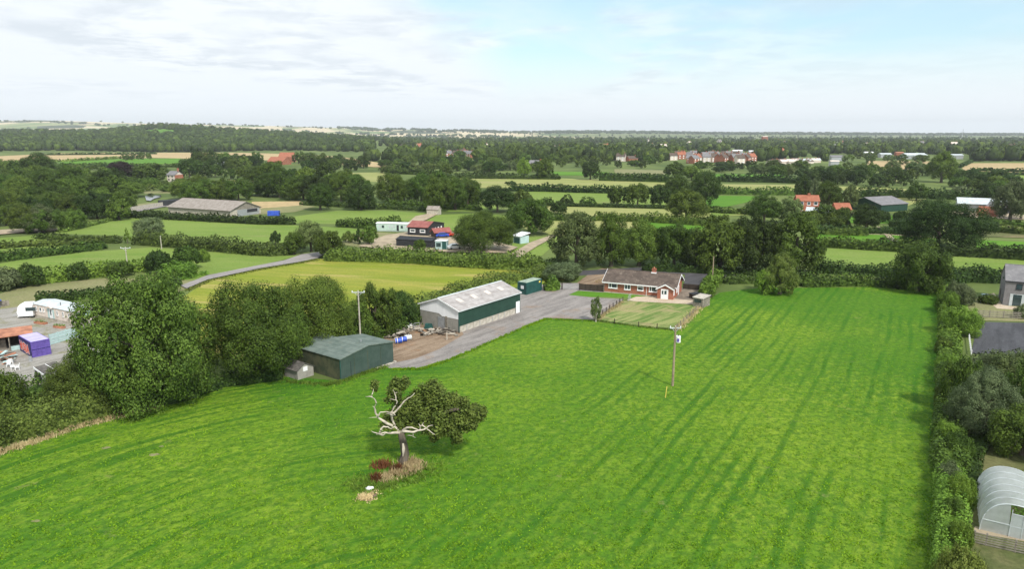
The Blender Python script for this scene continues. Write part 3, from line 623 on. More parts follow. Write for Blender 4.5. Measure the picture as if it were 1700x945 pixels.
sheet('lane', [(300, 476), (345, 459), (430, 442), (472, 434), (500, 424), (528, 420), (538, 423), (528, 430), (500, 436), (430, 447.5), (345, 466), (310, 481)], 'drive', 'pale lane curving between the paddock and the hay meadow')
sheet('yard', [(-120, 520), (0, 514), (45, 508), (75, 500), (170, 505), (200, 520), (190, 600), (90, 660), (35, 655), (-20, 640), (-120, 700)], 'yard', 'stony yard round the caravans and containers')
sheet('arena', [(1624, 535), (1760, 538), (1760, 592), (1612, 588)], 'arena', 'dark rubber riding arena')
sheet('garden', [(1600, 503), (1640, 487), (1665, 508), (1760, 512), (1760, 536), (1626, 533), (1606, 520)], 'g_khaki', 'dry garden lawn in front of the grey house')
sheet('path', [(1632, 494), (1650, 487), (1664, 507), (1700, 512), (1700, 516), (1655, 513)], 'paving', 'paved path round the grey house')
sheet('garden', [(1604, 600), (1760, 592), (1760, 1000), (1600, 1000)], 'g_olive', 'rough grass round the polytunnel')
sheet('path', [(1618, 876), (1760, 898), (1760, 912), (1616, 886)], 'g_path', 'bare earth in front of the polytunnel')
sheet('farmyard', [(595, 410), (640, 392), (680, 386), (745, 385), (800, 398), (860, 412), (840, 422), (740, 420), (640, 416)], 'g_path', 'bare yard of the red roofed farm')
sheet('path', [(676, 372), (690, 360), (715, 355), (730, 355), (712, 364), (690, 374)], 'g_path', 'track to the stone shed')
sheet('path', [(848, 424), (880, 404), (917, 391), (924, 393), (892, 410), (862, 430)], 'g_path', 'orange earth path right of the round tree')
sheet('farmyard', [(1310, 352), (1345, 347), (1400, 350), (1420, 356), (1400, 359), (1340, 357)], 'paving', 'pale yard by the brick house')
sheet('farmyard', [(1570, 352), (1640, 352), (1700, 358), (1700, 366), (1600, 362)], 'g_path', 'yard of the right-hand farm')
sheet('track', [(196, 354), (276, 340), (290, 341), (205, 357)], 'drive', 'track along the concrete wall')
sheet('path', [(-60, 388), (15, 382), (95, 380), (100, 384), (20, 389), (-60, 396)], 'g_path', 'pale track under the left wood')
sheet('path', [(1455, 377), (1462, 378), (1490, 402), (1478, 402)], 'g_path', 'sandy track crossing the strip')
def pond():
    pts = [(243, 334), (241, 328), (246, 323), (252, 322), (258, 325), (268, 325), (266, 329), (256, 331), (250, 335)]
    poly_px('pond', pts, 0.5, 'water', label='small pond reflecting the sky')
pond()

# ------------------------------------------------------------------ buildings
def frame_px(a, b):
    A = Vector(G(*a)); B = Vector(G(*b)); d = B - A; return A, math.atan2(d.y, d.x), d.length
def wtag(o, label): o['label'] = label; return o
def window(parent, x0, z0, x1, z1, lights=(0.35,), y=0.0, fr=0.09, matf='white', name='window', horiz=False, depth=0.06):
    """window on the front face (local y = 0 facing -y): frame as part, panes as sub-parts"""
    b = MB(); t = fr
    b.box(x0, y - depth, z0, x1, y - 0.004, z0 + t); b.box(x0, y - depth, z1 - t, x1, y - 0.004, z1); b.box(x0, y - depth, z0 + t, x0 + t, y - 0.004, z1 - t); b.box(x1 - t, y - depth, z0 + t, x1, y - 0.004, z1 - t)
    cuts = [x0 + t] + [x0 + (x1 - x0) * q for q in lights] + [x1 - t]
    for c in cuts[1:-1]: b.box(c - t * .45, y - depth + .004, z0 + t, c + t * .45, y - 0.006, z1 - t)
    if horiz: zz = z0 + (z1 - z0) * 0.62; b.box(x0 + t, y - depth + .003, zz - t * .4, x1 - t, y - .007, zz + t * .4)
    w = b.build(name, matf, parent)
    for i in range(len(cuts) - 1):
        a = cuts[i] + (t * .45 if i else 0); c = cuts[i + 1] - (t * .45 if i < len(cuts) - 2 else 0)
        MB().box(a, y - 0.03, z0 + t, c, y - 0.01, z1 - t).build('pane', 'glass', w)
    MB().box(x0 - .05, y - depth - .06, z0 - .06, x1 + .05, y - 0.004, z0 - .002).build('sill', matf, w)
    return w
def on_side(parent, f, *a, rz=0, loc=(0, 0, 0)):
    """place parts built in front-face coordinates onto another face: rotate the vertices"""
    before = set(parent.children_recursive); f(parent, *a)
    for o in set(parent.children_recursive) - before:
        me = o.data; c, s = math.cos(rz), math.sin(rz)
        for v in me.vertices:
            x, y, z = v.co; v.co = (c * x - s * y + loc[0], s * x + c * y + loc[1], z + loc[2])
def gable_parts(t, L_, D, eave, ridge, wall, roof, over=0.3, rt=0.14, fascia=None, ridge_at=0.5, gable_mat=None, axis='x'):
    """walls as one closed gabled block (ridge along x), two roof slopes, optional white bargeboards"""
    yr = D * ridge_at
    MB().prism([(0, 0), (D, 0), (D, eave), (yr, ridge), (0, eave)], 0, L_).build('wall', wall, t)
    for (ya, yb, sgn) in ((0, yr, -1), (D, yr, 1)):
        run = abs(yb - ya); sl = (ridge - eave) / run; yo = ya + sgn * over; zo = eave - sl * over
        q = [(-over, yo, zo + .02), (L_ + over, yo, zo + .02), (L_ + over, yb, ridge + .02), (-over, yb, ridge + .02)]
        if sgn > 0: q = q[::-1]
        MB().slab(q, rt).build('roof_slope', roof, t)
        if fascia:
            MB().box(-over - .01, yo + (-.06 if sgn < 0 else 0.02), zo - .14, L_ + over + .01, yo + (-.02 if sgn < 0 else .06), zo + .10).build('gutter', fascia, t)
            for xx in (-over - .07, L_ + over + .02):
                MB().prism([(yo, zo - .08), (yb, ridge - .08), (yb, ridge + .2), (yo, zo + .2)], xx, xx + .05).build('bargeboard', fascia, t)
    MB().tube([(-over, yr, ridge + rt + .03), (L_ + over, yr, ridge + rt + .03)], .11, 6).build('ridge_tile', roof, t)

# --- bungalow
A, rz, L_ = frame_px((1003.3, 485.2), (1123.5, 496.2)); L_ = 14.9; D = 7.6
bg_ = thing('bungalow', 'low red brick bungalow with brown tiled roof and white gabled porch', 'house', (A.x, A.y, 0), rz)
gable_parts(bg_, L_, D, 2.45, 4.25, 'brick', 'tiles', 0.42, 0.12, 'white')
def wx(px): return (px - 1003.3) / (1123.5 - 1003.3)
def wpos(px):   # photo column -> metres along the front wall (the wall recedes only a little)
    r = ray(px, 490); c, s = math.cos(rz), math.sin(rz)
    # intersect vertical plane of the wall
    t = (A.x * s - A.y * c) / (r[0] * s - r[1] * c); return (r[0] * t - A.x) * c + (r[1] * t - A.y) * s
for a, b, z0, z1, li in ((1009.8, 1024.6, 1.02, 2.2, (0.33,)), (1036, 1046.6, 0.95, 2.2, (0.5,)), (1057.6, 1068, 1.0, 2.2, ()), (1077, 1091.3, 0.95, 2.2, (0.3,))):
    window(bg_, wpos(a), z0, wpos(b), z1, li, fr=0.16, horiz=(li == ()))
x = wpos(1073); MB().tube([(x, -.42, 2.35), (x, -.08, 2.1), (x, -.08, 0)], .05, 6).build('drainpipe', 'white', bg_)
cb = MB().box(-.42, -.36, 3.7, .42, .36, 5.25).box(-.5, -.44, 5.1, .5, .44, 5.2)
cxm = wpos(1078) * 1.0
ch = MB().box(cxm - .42, D / 2 - .3, 3.9, cxm + .42, D / 2 + .3, 5.2).box(cxm - .48, D / 2 - .36, 5.05, cxm + .48, D / 2 + .36, 5.16).build('chimney', 'brick', bg_)
MB().tube([(cxm, D / 2, 5.2), (cxm, D / 2, 5.55)], .13, 8).build('chimney_pot', 'rust', ch)
MB().box(cxm - .55, D / 2 - .42, 4.1, cxm + .55, D / 2 + .42, 4.44).build('flashing', 'white', ch)
# brick plinth strip and low planter
MB().box(-.03, -.06, 0, L_ + .03, -.005, .18).build('plinth', 'concrete', bg_)
# porch
px0 = wpos(1094.5) - .15; pw = 3.25; pd = 1.5
def add_porch():
    b = MB(); b.prism([(px0, 0), (px0 + pw, 0), (px0 + pw, 2.2), (px0 + pw / 2, 3.05), (px0, 2.2)], -pd, -.01, axis='y'); po = b.build('porch', 'brick', bg_)
    for s in (-1, 1):
        xm = px0 + pw / 2; xe = px0 if s < 0 else px0 + pw; xo = xe + s * .28; zo = 2.2 - .28 * .85 / (pw / 2)
        q = [(xo, -pd - .3, zo + .02), (xo, 2.3, zo + .02), (xm, 2.3, 3.07), (xm, -pd - .3, 3.07)]
        if s < 0: q = q[::-1]
        MB().slab(q, .1).build('roof_slope', 'tiles', po)
        MB().prism([(xo, zo - .14), (xo, zo + .14), (xm, 3.2), (xm, 2.92)], -pd - .36, -pd - .31, axis='y').build('bargeboard', 'white', po)
    dx0, dx1 = px0 + .75, px0 + 2.25; y = -pd
    b = MB().box(dx0, y - .06, 0, dx0 + .12, y - .004, 2.12).box(dx1 - .12, y - .06, 0, dx1, y - .004, 2.12).box(dx0 + .12, y - .06, 2.0, dx1 - .12, y - .004, 2.12).box(dx0 + .12, y - .05, 0, dx1 - .12, y - .008, 2.0)
    d = b.build('door', 'white', bg_)
    MB().box(dx0 + .2, y - .07, 1.05, dx0 + .5, y - .051, 1.8).build('pane', 'glass', d); MB().box(dx0 + .72, y - .07, 1.05, dx0 + 1.15, y - .051, 1.8).build('pane', 'glass', d)
    MB().box(dx0 + .6, y - .1, .98, dx0 + .66, y - .051, 1.1).build('handle', 'steel', d)
    MB().box(px0 + pw + .004, -pd + .25, .8, px0 + pw + .05, -.3, 2.0).build('side_window', 'white', bg_)
add_porch()
# right gable window
MB().box(L_ + .004, 3.2, .0, L_ + .05, 4.1, 2.05).build('door', 'white', bg_)
MB().box(L_ + .004, 1.2, .9, L_ + .05, 2.4, 2.0).build('window', 'white', bg_)

# --- white and green barn
A, rz, L_ = frame_px((762.2, 553.2), (862.8, 518.6)); D = 9.0
bn = thing('barn', 'long barn with pale gable, dark green side cladding and grey sheet roof with skylights', 'barn', (A.x, A.y, 0), rz)
# local x runs along the green side; the barn stands on the far side (local +y)
E_, R_ = 3.85, 5.35
MB().prism([(0.02, 1.0), (D, 1.0), (D, E_), (D / 2, R_), (0.02, E_)], 0.05, L_).build('wall', 'block', bn)
MB().box(0, -.03, 1.15, L_, .05, E_ - .02).build('green_cladding', 'greensheet', bn)
MB().prism([(.06, 2.35), (D * .42, 2.35), (D * .5, 2.75), (D - .02, 2.75), (D - .02, E_), (D / 2, R_ - .02), (.06, E_)], -.04, .045).build('gable_cladding', 'whitesheet', bn)
MB().prism([(.06, 0), (D, 0), (D, 2.74), (D * .5, 2.74), (D * .42, 2.34), (.06, 2.34)], 0.0, .3).build('block_wall', 'block', bn)
MB().box(.3, .25, 0, L_, D, 1.0).build('block_base', 'block', bn)
npan = 9; pl = (L_ - 1.6) / npan
pm = MB().box(.03, -.02, 0, pl - .04, .2, 1.1).mesh('concrete_panel', 'concrete')
for i in range(npan):
    o = link_mesh('concrete_panel', pm, bn); o.location = (.25 + i * pl, (-.01 if i % 2 else .0), 0)
sm_ = MB().box(-.05, -.06, 0, .05, .22, 1.13).mesh('stanchion', 'steel')
for i in (1, 3, 5, 6, 7):
    o = link_mesh('stanchion', sm_, bn); o.location = (.25 + i * pl, 0, 0)
MB().box(L_ - 1.25, -.07, 0.05, L_ - .1, -.032, 2.25).build('door', 'white', bn)
MB().box(-.06, -.06, 0, .06, .06, E_).build('corner_post', 'teal', bn); MB().box(L_ - .05, -.06, 0, L_ + .06, .06, E_).build('corner_post', 'teal', bn)
for ya, yb, sg in ((0, D / 2, -1), (D, D / 2, 1)):
    sl = (R_ - E_) / (D / 2); yo = ya + sg * .25; zo = E_ - sl * .25
    q = [(-.25, yo, zo + .03), (L_ + .25, yo, zo + .03), (L_ + .25, yb, R_ + .03), (-.25, yb, R_ + .03)]
    rs_ = MB().slab(q if sg < 0 else q[::-1], .08).build('roof_slope', 'cement', bn)
    MB().prism([(yo, zo - .06), (yb, R_ - .04), (yb, R_ + .16), (yo, zo + .14)], -.32, -.255).build('bargeboard', 'white', bn)
    MB().prism([(yo, zo - .06), (yb, R_ - .04), (yb, R_ + .16), (yo, zo + .14)], L_ + .255, L_ + .3).build('bargeboard', 'palegrey', bn)
    if sg < 0: MB().box(-.25, yo - .08, zo - .04, L_ + .25, yo - .01, zo + .1).build('gutter', 'palegrey', bn)
    for i in range(4):
        xa = L_ * (0.145 + .222 * i); f0, f1 = (.44, .68) if sg < 0 else (.25, .45)
        p = lambda xx, f: (xx, yo + (yb - yo) * f, zo + (R_ - zo) * f + .118)
        q = [p(xa, f0), p(xa + 1.0, f0), p(xa + 1.0, f1), p(xa, f1)]
        MB().slab(q if sg < 0 else q[::-1], .012).build('skylight', 'cream', rs_)
MB().tube([(-.25, D / 2, R_ + .12), (L_ + .25, D / 2, R_ + .12)], .13, 6).build('ridge_cap', 'palegrey', bn)
gd = MB().box(-.05, D * .36, 0, -.005, D * .53, 2.2).build('door', 'steel', bn)
MB().box(-.14, D * .29, 0, -.005, D * .335, 2.5).build('post', 'wood', bn)

# --- green shed with butterfly of two slopes
A, rz, L_ = frame_px((566, 632.6), (653.2, 601.6)); rz_ = rz
sh = thing('shed', 'dark green corrugated shed with low ridge, nearest the field', 'shed', (A.x, A.y, 0), rz)
W1 = L_ * .52; D1, D2 = 12.0, 6.6
MB().prism([(0, 0), (W1, 0), (W1, 3.75), (0, 3.05)], 0, D1, axis='y').build('wall', ['shedside'], sh)
MB().prism([(W1 + .01, 0), (L_, 0), (L_, 3.10), (W1 + .01, 3.75)], 0.01, D2, axis='y').build('wall', ['shedgreen'], sh)
MB().prism([(0, 0), (L_, 0), (L_, 3.10), (W1, 3.76), (0, 3.05)], -.03, -.002, axis='y').build('front_cladding', 'shedgreen', sh)
MB().slab([(-.12, -.12, 3.03), (W1, -.12, 3.78), (W1, D1 + .1, 3.78), (-.12, D1 + .1, 3.03)], .07).build('roof_slope', 'shedroof', sh)
MB().slab([(W1 + .005, -.12, 3.78), (L_ + .12, -.12, 3.11), (L_ + .12, D2 + .1, 3.11), (W1 + .005, D2 + .1, 3.78)], .07).build('roof_slope', 'shedroof', sh)
MB().prism([(-.12, 2.98), (W1, 3.74), (L_ + .12, 3.05), (L_ + .12, 3.2), (W1, 3.90), (-.12, 3.13)], -.17, -.125, axis='y').build('trim', 'shedroof', sh)
MB().tube([(W1 * 1.12, 2.2, 3.7), (W1 * 1.12, 2.2, 4.1)], .1, 8).build('vent_pipe', 'steel', sh)
MB().box(-.04, -.04, 0, .05, .05, 3.05).build('corner_trim', 'teal', sh)
rf = MB()
rr_ = random.Random(3)
for i in range(9):
    xx = L_ * (.62 + .045 * i); rf.box(xx, -.35 - rr_.uniform(0, .2), 0, xx + .38, -.1, .1 + rr_.uniform(0, .12))
o = rf.build('rubble', 'concrete'); o.location = (A.x, A.y, 0.02); o.rotation_euler.z = rz; tagp(o, 'white broken concrete lumps along the foot of the green shed', 'rubble', kind='stuff')

for xx in (.25, .5, .75): MB().box(L_ * xx - .03, -.045, 0, L_ * xx + .03, -.031, 3.05).build('sheet_lap', 'shedside', sh)
MB().box(W1 * .35, -.05, 0, W1 * .35 + .06, -.031, 2.3).build('door_edge', 'black', sh)
MB().box(.05, -.06, 0, L_ - .05, -.031, .16).build('kickboard', 'darkwood', sh)
# --- little hut
A, rz, L_ = frame_px((494.8, 631.8), (521, 623.2)); hz = 1.35
ht = thing('hut', 'small brick hut with felt roof leaning beside the green shed', 'hut', (A.x, A.y, 0), rz)
MB().prism([(0, 0), (L_, 0), (L_, hz), (L_ * .45, hz + .75), (0, hz)], 0, 3.0, axis='y').build('wall', 'block', ht)
for s, xe in ((-1, 0), (1, L_)):
    xm = L_ * .45; xo = xe + s * .2; zo = hz - .2 * .6
    q = [(xo, -.15, zo + .04), (xo, 3.15, zo + .04), (xm, 3.15, hz + .8), (xm, -.15, hz + .8)]
    MB().slab(q if s > 0 else q[::-1], .06).build('roof_slope', 'felt', ht)
MB().box(L_ * .35, -.05, hz - .35, L_ * .62, -.004, hz + .28).build('hatch', 'white', ht)

# --- teal storage container behind the barn
def container(a, b, D, h, mats, label, name='container', ribs=True, roofm=None, cat='container', fix=None):
    A, rz, L_ = frame_px(a, b)
    if fix: rz, L_ = fix
    t = thing(name, label, cat, (A.x, A.y, 0), rz)
    MB().box(.03, .03, .12, L_ - .03, D - .03, h - .03).build('body', mats[0], t)
    n = max(4, int(L_ / .28)); 
    fr = MB()
    for xa in (0, L_ - .1):
        for ya in (0, D - .1): fr.box(xa, ya, 0, xa + .1, ya + .1, h)
    for ya in (0, D - .1): fr.box(.1, ya, .0, L_ - .1, ya + .1, .14).box(.1, ya, h - .1, L_ - .1, ya + .1, h)
    for xa in (0, L_ - .1): fr.box(xa, .1, .0, xa + .1, D - .1, .14).box(xa, .1, h - .1, xa + .1, D - .1, h)
    fr.build('frame', mats[1], t)
    rb = MB()
    for i in range(n): x = .14 + i * (L_ - .28) / n; rb.box(x, -.005, .14, x + (L_ - .28) / n * .5, .03, h - .1)
    m_ = max(3, int(D / .28))
    for i in range(m_):
        y = .14 + i * (D - .28) / m_
        rb.box(L_ - .03, y, .14, L_ + .005, y + (D - .28) / m_ * .5, h - .1)
        if ribs != 'open': rb.box(-.005, y, .14, .03, y + (D - .28) / m_ * .5, h - .1)
    rb.build('ribs', mats[0], t)
    MB().box(.08, .08, h - .02, L_ - .08, D - .08, h + .012).build('top', roofm or mats[1], t)
    return t, L_
t, l = container((874, 490.2), (899.5, 482.4), 2.35, 2.6, ('teal', 'teal'), 'dark teal storage container with lichened top between barn and clipped bush', roofm='tealtop')
MB().box(-.03, .7, 1.2, -.008, 1.5, 1.9).build('sign', 'white', t)
for i in range(4): MB().tube([(-.04, .4 + i * .5, .2), (-.04, .4 + i * .5, 2.4)], .025, 5).build('locking_bar', 'black', t)
MB().box(l * .8, -.02, 1.9, l * .9, -.006, 2.3).build('notice', 'yellowpaint', t)

# --- grey felt shed by the bungalow hedge
A, rz, L_ = frame_px((1150, 508.5), (1166, 511.5)); gs = thing('garden_shed', 'small grey garden shed with pale roof beside the bungalow hedge', 'shed', (A.x, A.y, 0), rz)
MB().box(0, 0, 0, L_, 2.9, 1.75).build('wall', 'wood', gs); MB().slab([(-.15, -.15, 1.78), (L_ + .15, -.15, 1.78), (L_ + .15, 3.05, 2.0), (-.15, 3.05, 2.0)], .07).build('roof', 'concrete', gs)
MB().box(.3, -.03, .9, L_ - .3, -.004, 1.5).build('window', 'glass', gs); MB().box(-.22, 3.06, 1.7, L_ + .22, 3.14, 2.15).build('fascia', 'black', gs)
A, rz, L_ = frame_px((1150, 497), (1176, 494)); ks = thing('lean_to', 'low black roofed lean-to just behind the grey garden shed', 'shed', (A.x, A.y, 0), rz)
MB().box(0, 0, 0, L_ * .9, 1.2, 1.0).build('wall', 'darkwood', ks); MB().box(-.1, -.1, 1.0, L_ * .9 + .1, 1.3, 1.08).build('roof', 'black', ks)

# --- static caravan, touring caravan, containers in the left yard
A, rz, L_ = frame_px((57, 526.2), (124, 541.5)); D = 3.9; hh = 2.55
stc = thing('static_caravan', 'long cream static caravan with pale grey roof', 'mobile home', (A.x, A.y, 0), rz)
MB().prism([(0, .45), (D, .45), (D, hh), (D / 2, hh + .35), (0, hh)], 0, L_).build('body', 'cream', stc)
for ya, yb, sg in ((0, D / 2, -1), (D, D / 2, 1)):
    q = [(-.12, ya + sg * .12, hh - .01), (L_ + .12, ya + sg * .12, hh - .01), (L_ + .12, yb, hh + .37), (-.12, yb, hh + .37)]
    MB().slab(q if sg < 0 else q[::-1], .04).build('roof_slope', 'palegrey', stc)
for i in range(1, 5):
    MB().prism([(-.1, hh + .03), (D / 2, hh + .42), (D + .1, hh + .03), (D + .1, hh + .06), (D / 2, hh + .46), (-.1, hh + .06)], L_ * i / 5 - .03, L_ * i / 5 + .03).build('roof_seam', 'white', stc)
MB().box(0.02, .05, 0, L_ - .02, D - .05, .45).build('skirt', 'concrete', stc)
for f, w, z0, z1 in ((.07, .45, 1.3, 2.15), (.17, .7, 1.35, 2.1), (.26, .4, 1.4, 2.1), (.60, .45, 1.3, 2.15), (.74, .45, 1.3, 2.15), (.88, .4, 1.4, 2.1)):
    window(stc, L_ * f, z0, L_ * f + w, z1, (), fr=.07)
d = MB().box(L_ * .42, -.06, .5, L_ * .42 + .95, -.005, 2.3).build('door', 'white', stc); MB().box(L_ * .42 + .3, -.08, 1.1, L_ * .42 + .65, -.062, 2.1).build('pane', 'glass', d)
MB().box(L_ * .42 - .55, -.05, .5, L_ * .42 - .06, -.005, 2.2).build('panel', 'mint', stc); MB().box(L_ * .42 + 1.0, -.05, .5, L_ * .42 + 1.45, -.005, 2.2).build('panel', 'mint', stc)
MB().prism([(L_ * .38, hh - .05), (L_ * .42 + .5, hh + .3), (L_ * .42 + 1.4, hh - .05)], -.4, .4, axis='y').build('door_hood', 'cream', stc)
MB().tube([(L_ * .55, D * .3, hh + .2), (L_ * .55, D * .3, hh + .8)], .06, 6).build('flue', 'black', stc)
MB().box(L_ + .004, .5, 1.2, L_ + .06, D - .6, 2.2).build('end_window', 'mint', stc)

A, rz, L_ = frame_px((29, 530), (56, 528.5)); L_ = min(L_, 4.4)
tc_ = thing('touring_caravan', 'small white touring caravan with dark front window, left of the static caravan', 'caravan', (A.x, A.y, 0), rz)
MB().prism([(0.25, .45), (L_, .45), (L_, 2.45), (L_ - .35, 2.72), (.75, 2.72), (.32, 2.3), (0.02, 1.2)], 0, 2.2, axis='y').build('body', 'white', tc_)
MB().slab([(.045, .18, 1.3), (.045, 2.02, 1.3), (.30, 2.02, 2.22), (.30, .18, 2.22)], -.04).build('front_window', 'glass', tc_)
MB().box(1.5, -.03, 1.4, 3.1, -.005, 2.05).build('side_window', 'glass', tc_)
for ya in (.05, 1.95):
    w = MB().tube([(2.4, ya, .33), (2.4, ya + .2, .33)], .33, 12).build('wheel', 'black', tc_)
MB().tube([(.2, 1.1, .5), (-1.1, 1.1, .45)], .06, 6).build('tow_bar', 'steel', tc_); MB().box(.0, .1, .35, .3, 2.1, .5).build('bumper', 'white', tc_)
MB().box(2.0, .8, 2.72, 2.6, 1.3, 2.85).build('roof_vent', 'white', tc_)

# purple container: navy side with red painted lettering, purple corrugated end
A, rz, L_ = frame_px((54.3, 595.2), (84.8, 589.7)); D = 5.6
pc, l = container((54.3, 595.2), (84.8, 589.7), D, 2.5, ('purple', 'purple'), 'purple corrugated container with red graffiti on its navy side', roofm='lilac', fix=(math.radians(50), 2.5))
MB().box(-.05, .05, .1, -.012, D - .05, 2.45).build('navy_side', 'navy', pc)
for i in range(1, 2): MB().box(.05, -.03, 1.22, l - .05, -.012, 1.30).build('rail', 'navy', pc)
for i in range(3): MB().tube([(l * (.28 + .22 * i), -.045, .2), (l * (.28 + .22 * i), -.045, 2.35)], .025, 5).build('locking_bar', 'purple', pc)
def graffiti():
    # bubble letters W I S D A on the navy side, drawn from far to near; outline white, body red
    strokes = {'W': [(0, 1), (.22, 0), (.45, .7), (.7, 0), (.95, 1)], 'I': [(.3, .05), (.3, .75)], 'S': [(.8, .85), (.2, .85), (.15, .55), (.75, .45), (.75, .1), (.1, .05)],
               'D': [(.1, .0), (.1, .95), (.6, .85), (.8, .45), (.5, .05), (.1, .02)], 'A': [(0, 0), (.4, 1), (.85, 0), (.6, .35), (.25, .35)]}
    def band(b, pts, w, x):
        for i in range(len(pts) - 1):
            (a0, z0), (a1, z1) = pts[i], pts[i + 1]; d = math.hypot(a1 - a0, z1 - z0) + 1e-6; nx, nz = -(z1 - z0) / d * w, (a1 - a0) / d * w; ex, ez = (a1 - a0) / d * w * .5, (z1 - z0) / d * w * .5
            b.add([(x, a0 - ex + nx, z0 - ez + nz), (x, a1 + ex + nx, z1 + ez + nz), (x, a1 + ex - nx, z1 + ez - nz), (x, a0 - ex - nx, z0 - ez - nz)], [(0, 1, 2, 3)])
            x -= 0.0006
    o1, o2 = MB(), MB(); cw = .95; y = D - .55; 
    for chn, k in (('W', 0), ('I', 1), ('S', 1.5), ('D', 2.4), ('A', 3.35)):
        s = strokes[chn]; pts = [(y - k * cw - p[0] * cw * .9, .55 + .35 * math.sin(k * 1.7) * .3 + p[1] * 1.25) for p in s]
        band(o1, pts, .24, -.056); band(o2, pts, .145, -.064)
    o1.build('lettering_outline', 'white', pc); o2.build('lettering', 'red', pc)
graffiti()
# grey can by its corner
A_ = G(51, 601); o = MB().tube([(0, 0, 0), (0, 0, .75)], .22, 10).build('gas_bottle', 'steel'); o.location = (*A_, .06); tagp(o, 'pale gas bottle standing at the corner of the purple container', 'gas bottle')

# rusty roofed open shed at the left edge
A, rz, L_ = frame_px((-14, 588), (24, 582)); os_ = thing('open_shed', 'open fronted shed with rusty orange roof at the left edge', 'shed', (A.x, A.y, 0), rz)
Lx = 5.2
MB().slab([(-2.5, -.4, 2.45), (Lx + .3, -.4, 2.3), (Lx + .6, 4.0, 2.6), (-2.5, 4.0, 2.8)], .1).build('roof', 'rust', os_)
MB().box(-2.4, 3.7, 0, Lx + .3, 3.85, 2.4).build('back_wall', 'darkwood', os_)
for x in (-.2, 2.3, Lx): MB().box(x, -.2, 0, x + .14, -.06, 2.32).build('post', 'wood', os_)
MB().box(2.5, -.18, 0, Lx, -.1, .75).build('panel', 'mint', os_); MB().box(-2.2, -.15, 0, -.3, -.1, 2.2).build('door', 'redpaint', os_)
MB().box(.9, 1.5, 0, 2.0, 2.8, 1.6).build('stall', 'wood', os_)

# pale green panel fence
A, rz, L_ = frame_px((84, 574), (124, 562)); L_ *= 1.35
fn = thing('panel_fence', 'pale green panelled fence between the purple container and the big tree', 'fence', (A.x, A.y, 0), rz)
n = 4; pm = MB().box(.03, 0, .12, L_ / n - .03, .05, 1.8).mesh('panel', 'mint')
for i in range(n):
    o = link_mesh('panel', pm, fn); o.location.x = i * L_ / n
    for z in (.5, 1.0, 1.45): MB().box(i * L_ / n + .05, -.04, z, (i + 1) * L_ / n - .05, -.005, z + .06).build('rail', 'palegrey', fn)
for i in range(n + 1): MB().box(i * L_ / n - .04, -.06, 0, i * L_ / n + .04, .1, 1.9).build('post', 'mint', fn)

# plastic chairs
def chair(px, py, rz, label):
    a = G(px, py); t = thing('garden_chair', label, 'chair', (a[0], a[1], .06), rz, 'white garden chairs heaped in the left yard'); s = 1.0
    b = MB().box(-.25 * s, -.25 * s, .4 * s, .25 * s, .25 * s, .44 * s).build('seat', 'white', t)
    MB().slab([(-.25 * s, .25 * s, .44 * s), (.25 * s, .25 * s, .44 * s), (.22 * s, .36 * s, .95 * s), (-.22 * s, .36 * s, .95 * s)], .04).build('backrest', 'white', t)
    lg = MB().box(-.03, -.03, 0, .03, .03, .4 * s).mesh('leg', 'white')
    for x in (-.22, .22):
        for y in (-.22, .22): o = link_mesh('leg', lg, t); o.location = (x * s, y * s, 0)
        MB().box((x - .03) * s, -.22 * s, .62 * s, (x + .03) * s, .26 * s, .66 * s).build('armrest', 'white', t)
for (px, py, r, lb) in ((15, 610, .4, 'white plastic garden chair, furthest left of the heap'), (22, 614, 2.2, 'white plastic garden chair in the middle of the heap'), (29, 615, -.9, 'white plastic garden chair, right-hand one of the heap'), (19, 606, 3.6, 'white plastic garden chair at the back of the heap')):
    chair(px, py, r, lb)

# carport roof under the big tree
A, rz, L_ = frame_px((62, 640), (88, 648)); cp = thing('carport', 'dark panelled lean-to roof with white edge beside the big tree', 'carport', (A.x, A.y, 0), 0)
MB().slab([(0, 0, 2.5), (3.0, -2.3, 2.2), (5.0, -.6, 2.5), (1.8, 1.6, 2.8)], .05).build('roof_sheet', 'felt', cp)
MB().slab([(-.1, -.05, 2.36), (3.0, -2.45, 2.06), (3.0, -2.45, 2.32), (-.1, -.05, 2.62)], .06).build('fascia', 'white', cp)
MB().tube([(1.0, .7, 2.74), (4.1, -1.5, 2.44)], .05, 4).build('seam', 'white', cp)
for x, y in ((.2, -.1), (2.9, -2.1), (4.7, -.6), (1.8, 1.4)): MB().tube([(x, y, 0), (x, y, 2.3)], .11 if x != .2 else .1, 8).build('post', 'darkwood', cp)
o = MB().tube([(0, 0, 0), (0, 0, 1.9)], .33, 12).build('stump', 'felt'); a = G(65, 634); o.location = (a[0], a[1], .05); tagp(o, 'dark upright tree stump post in the left yard', 'post')
for k, (px, py, w_) in enumerate(((56, 538, 2.6), (88, 545, 2.2))):
    a = G(px, py); pl_ = thing('flower_bed', ['long low rust brown planter left of the static caravan door', 'low rust brown planter right of the static caravan door'][k], 'planter', (a[0], a[1], .06), -.35)
    MB().box(0, 0, 0, w_, .7, .35).build('box', 'rust', pl_)
    rs = np.random.RandomState(k); v, f = leafquads(rs, np.stack([rs.uniform(0, w_, 150), rs.uniform(0, .7, 150), rs.uniform(.35, .7, 150)], 1), np.tile([0, 0, 1.], (150, 1)), .16)
    link_mesh('plants', npmesh('plants', v, [f], ['bright']), pl_)
A, rz, L_ = frame_px((-30, 514), (16, 508)); o = MB().box(0, 0, 0, L_, .06, 1.1).build('screen', 'wood'); o.location = (A.x, A.y, .05); o.rotation_euler.z = rz; tagp(o, 'grey brushwood screen at the left edge behind the yard', 'fence')
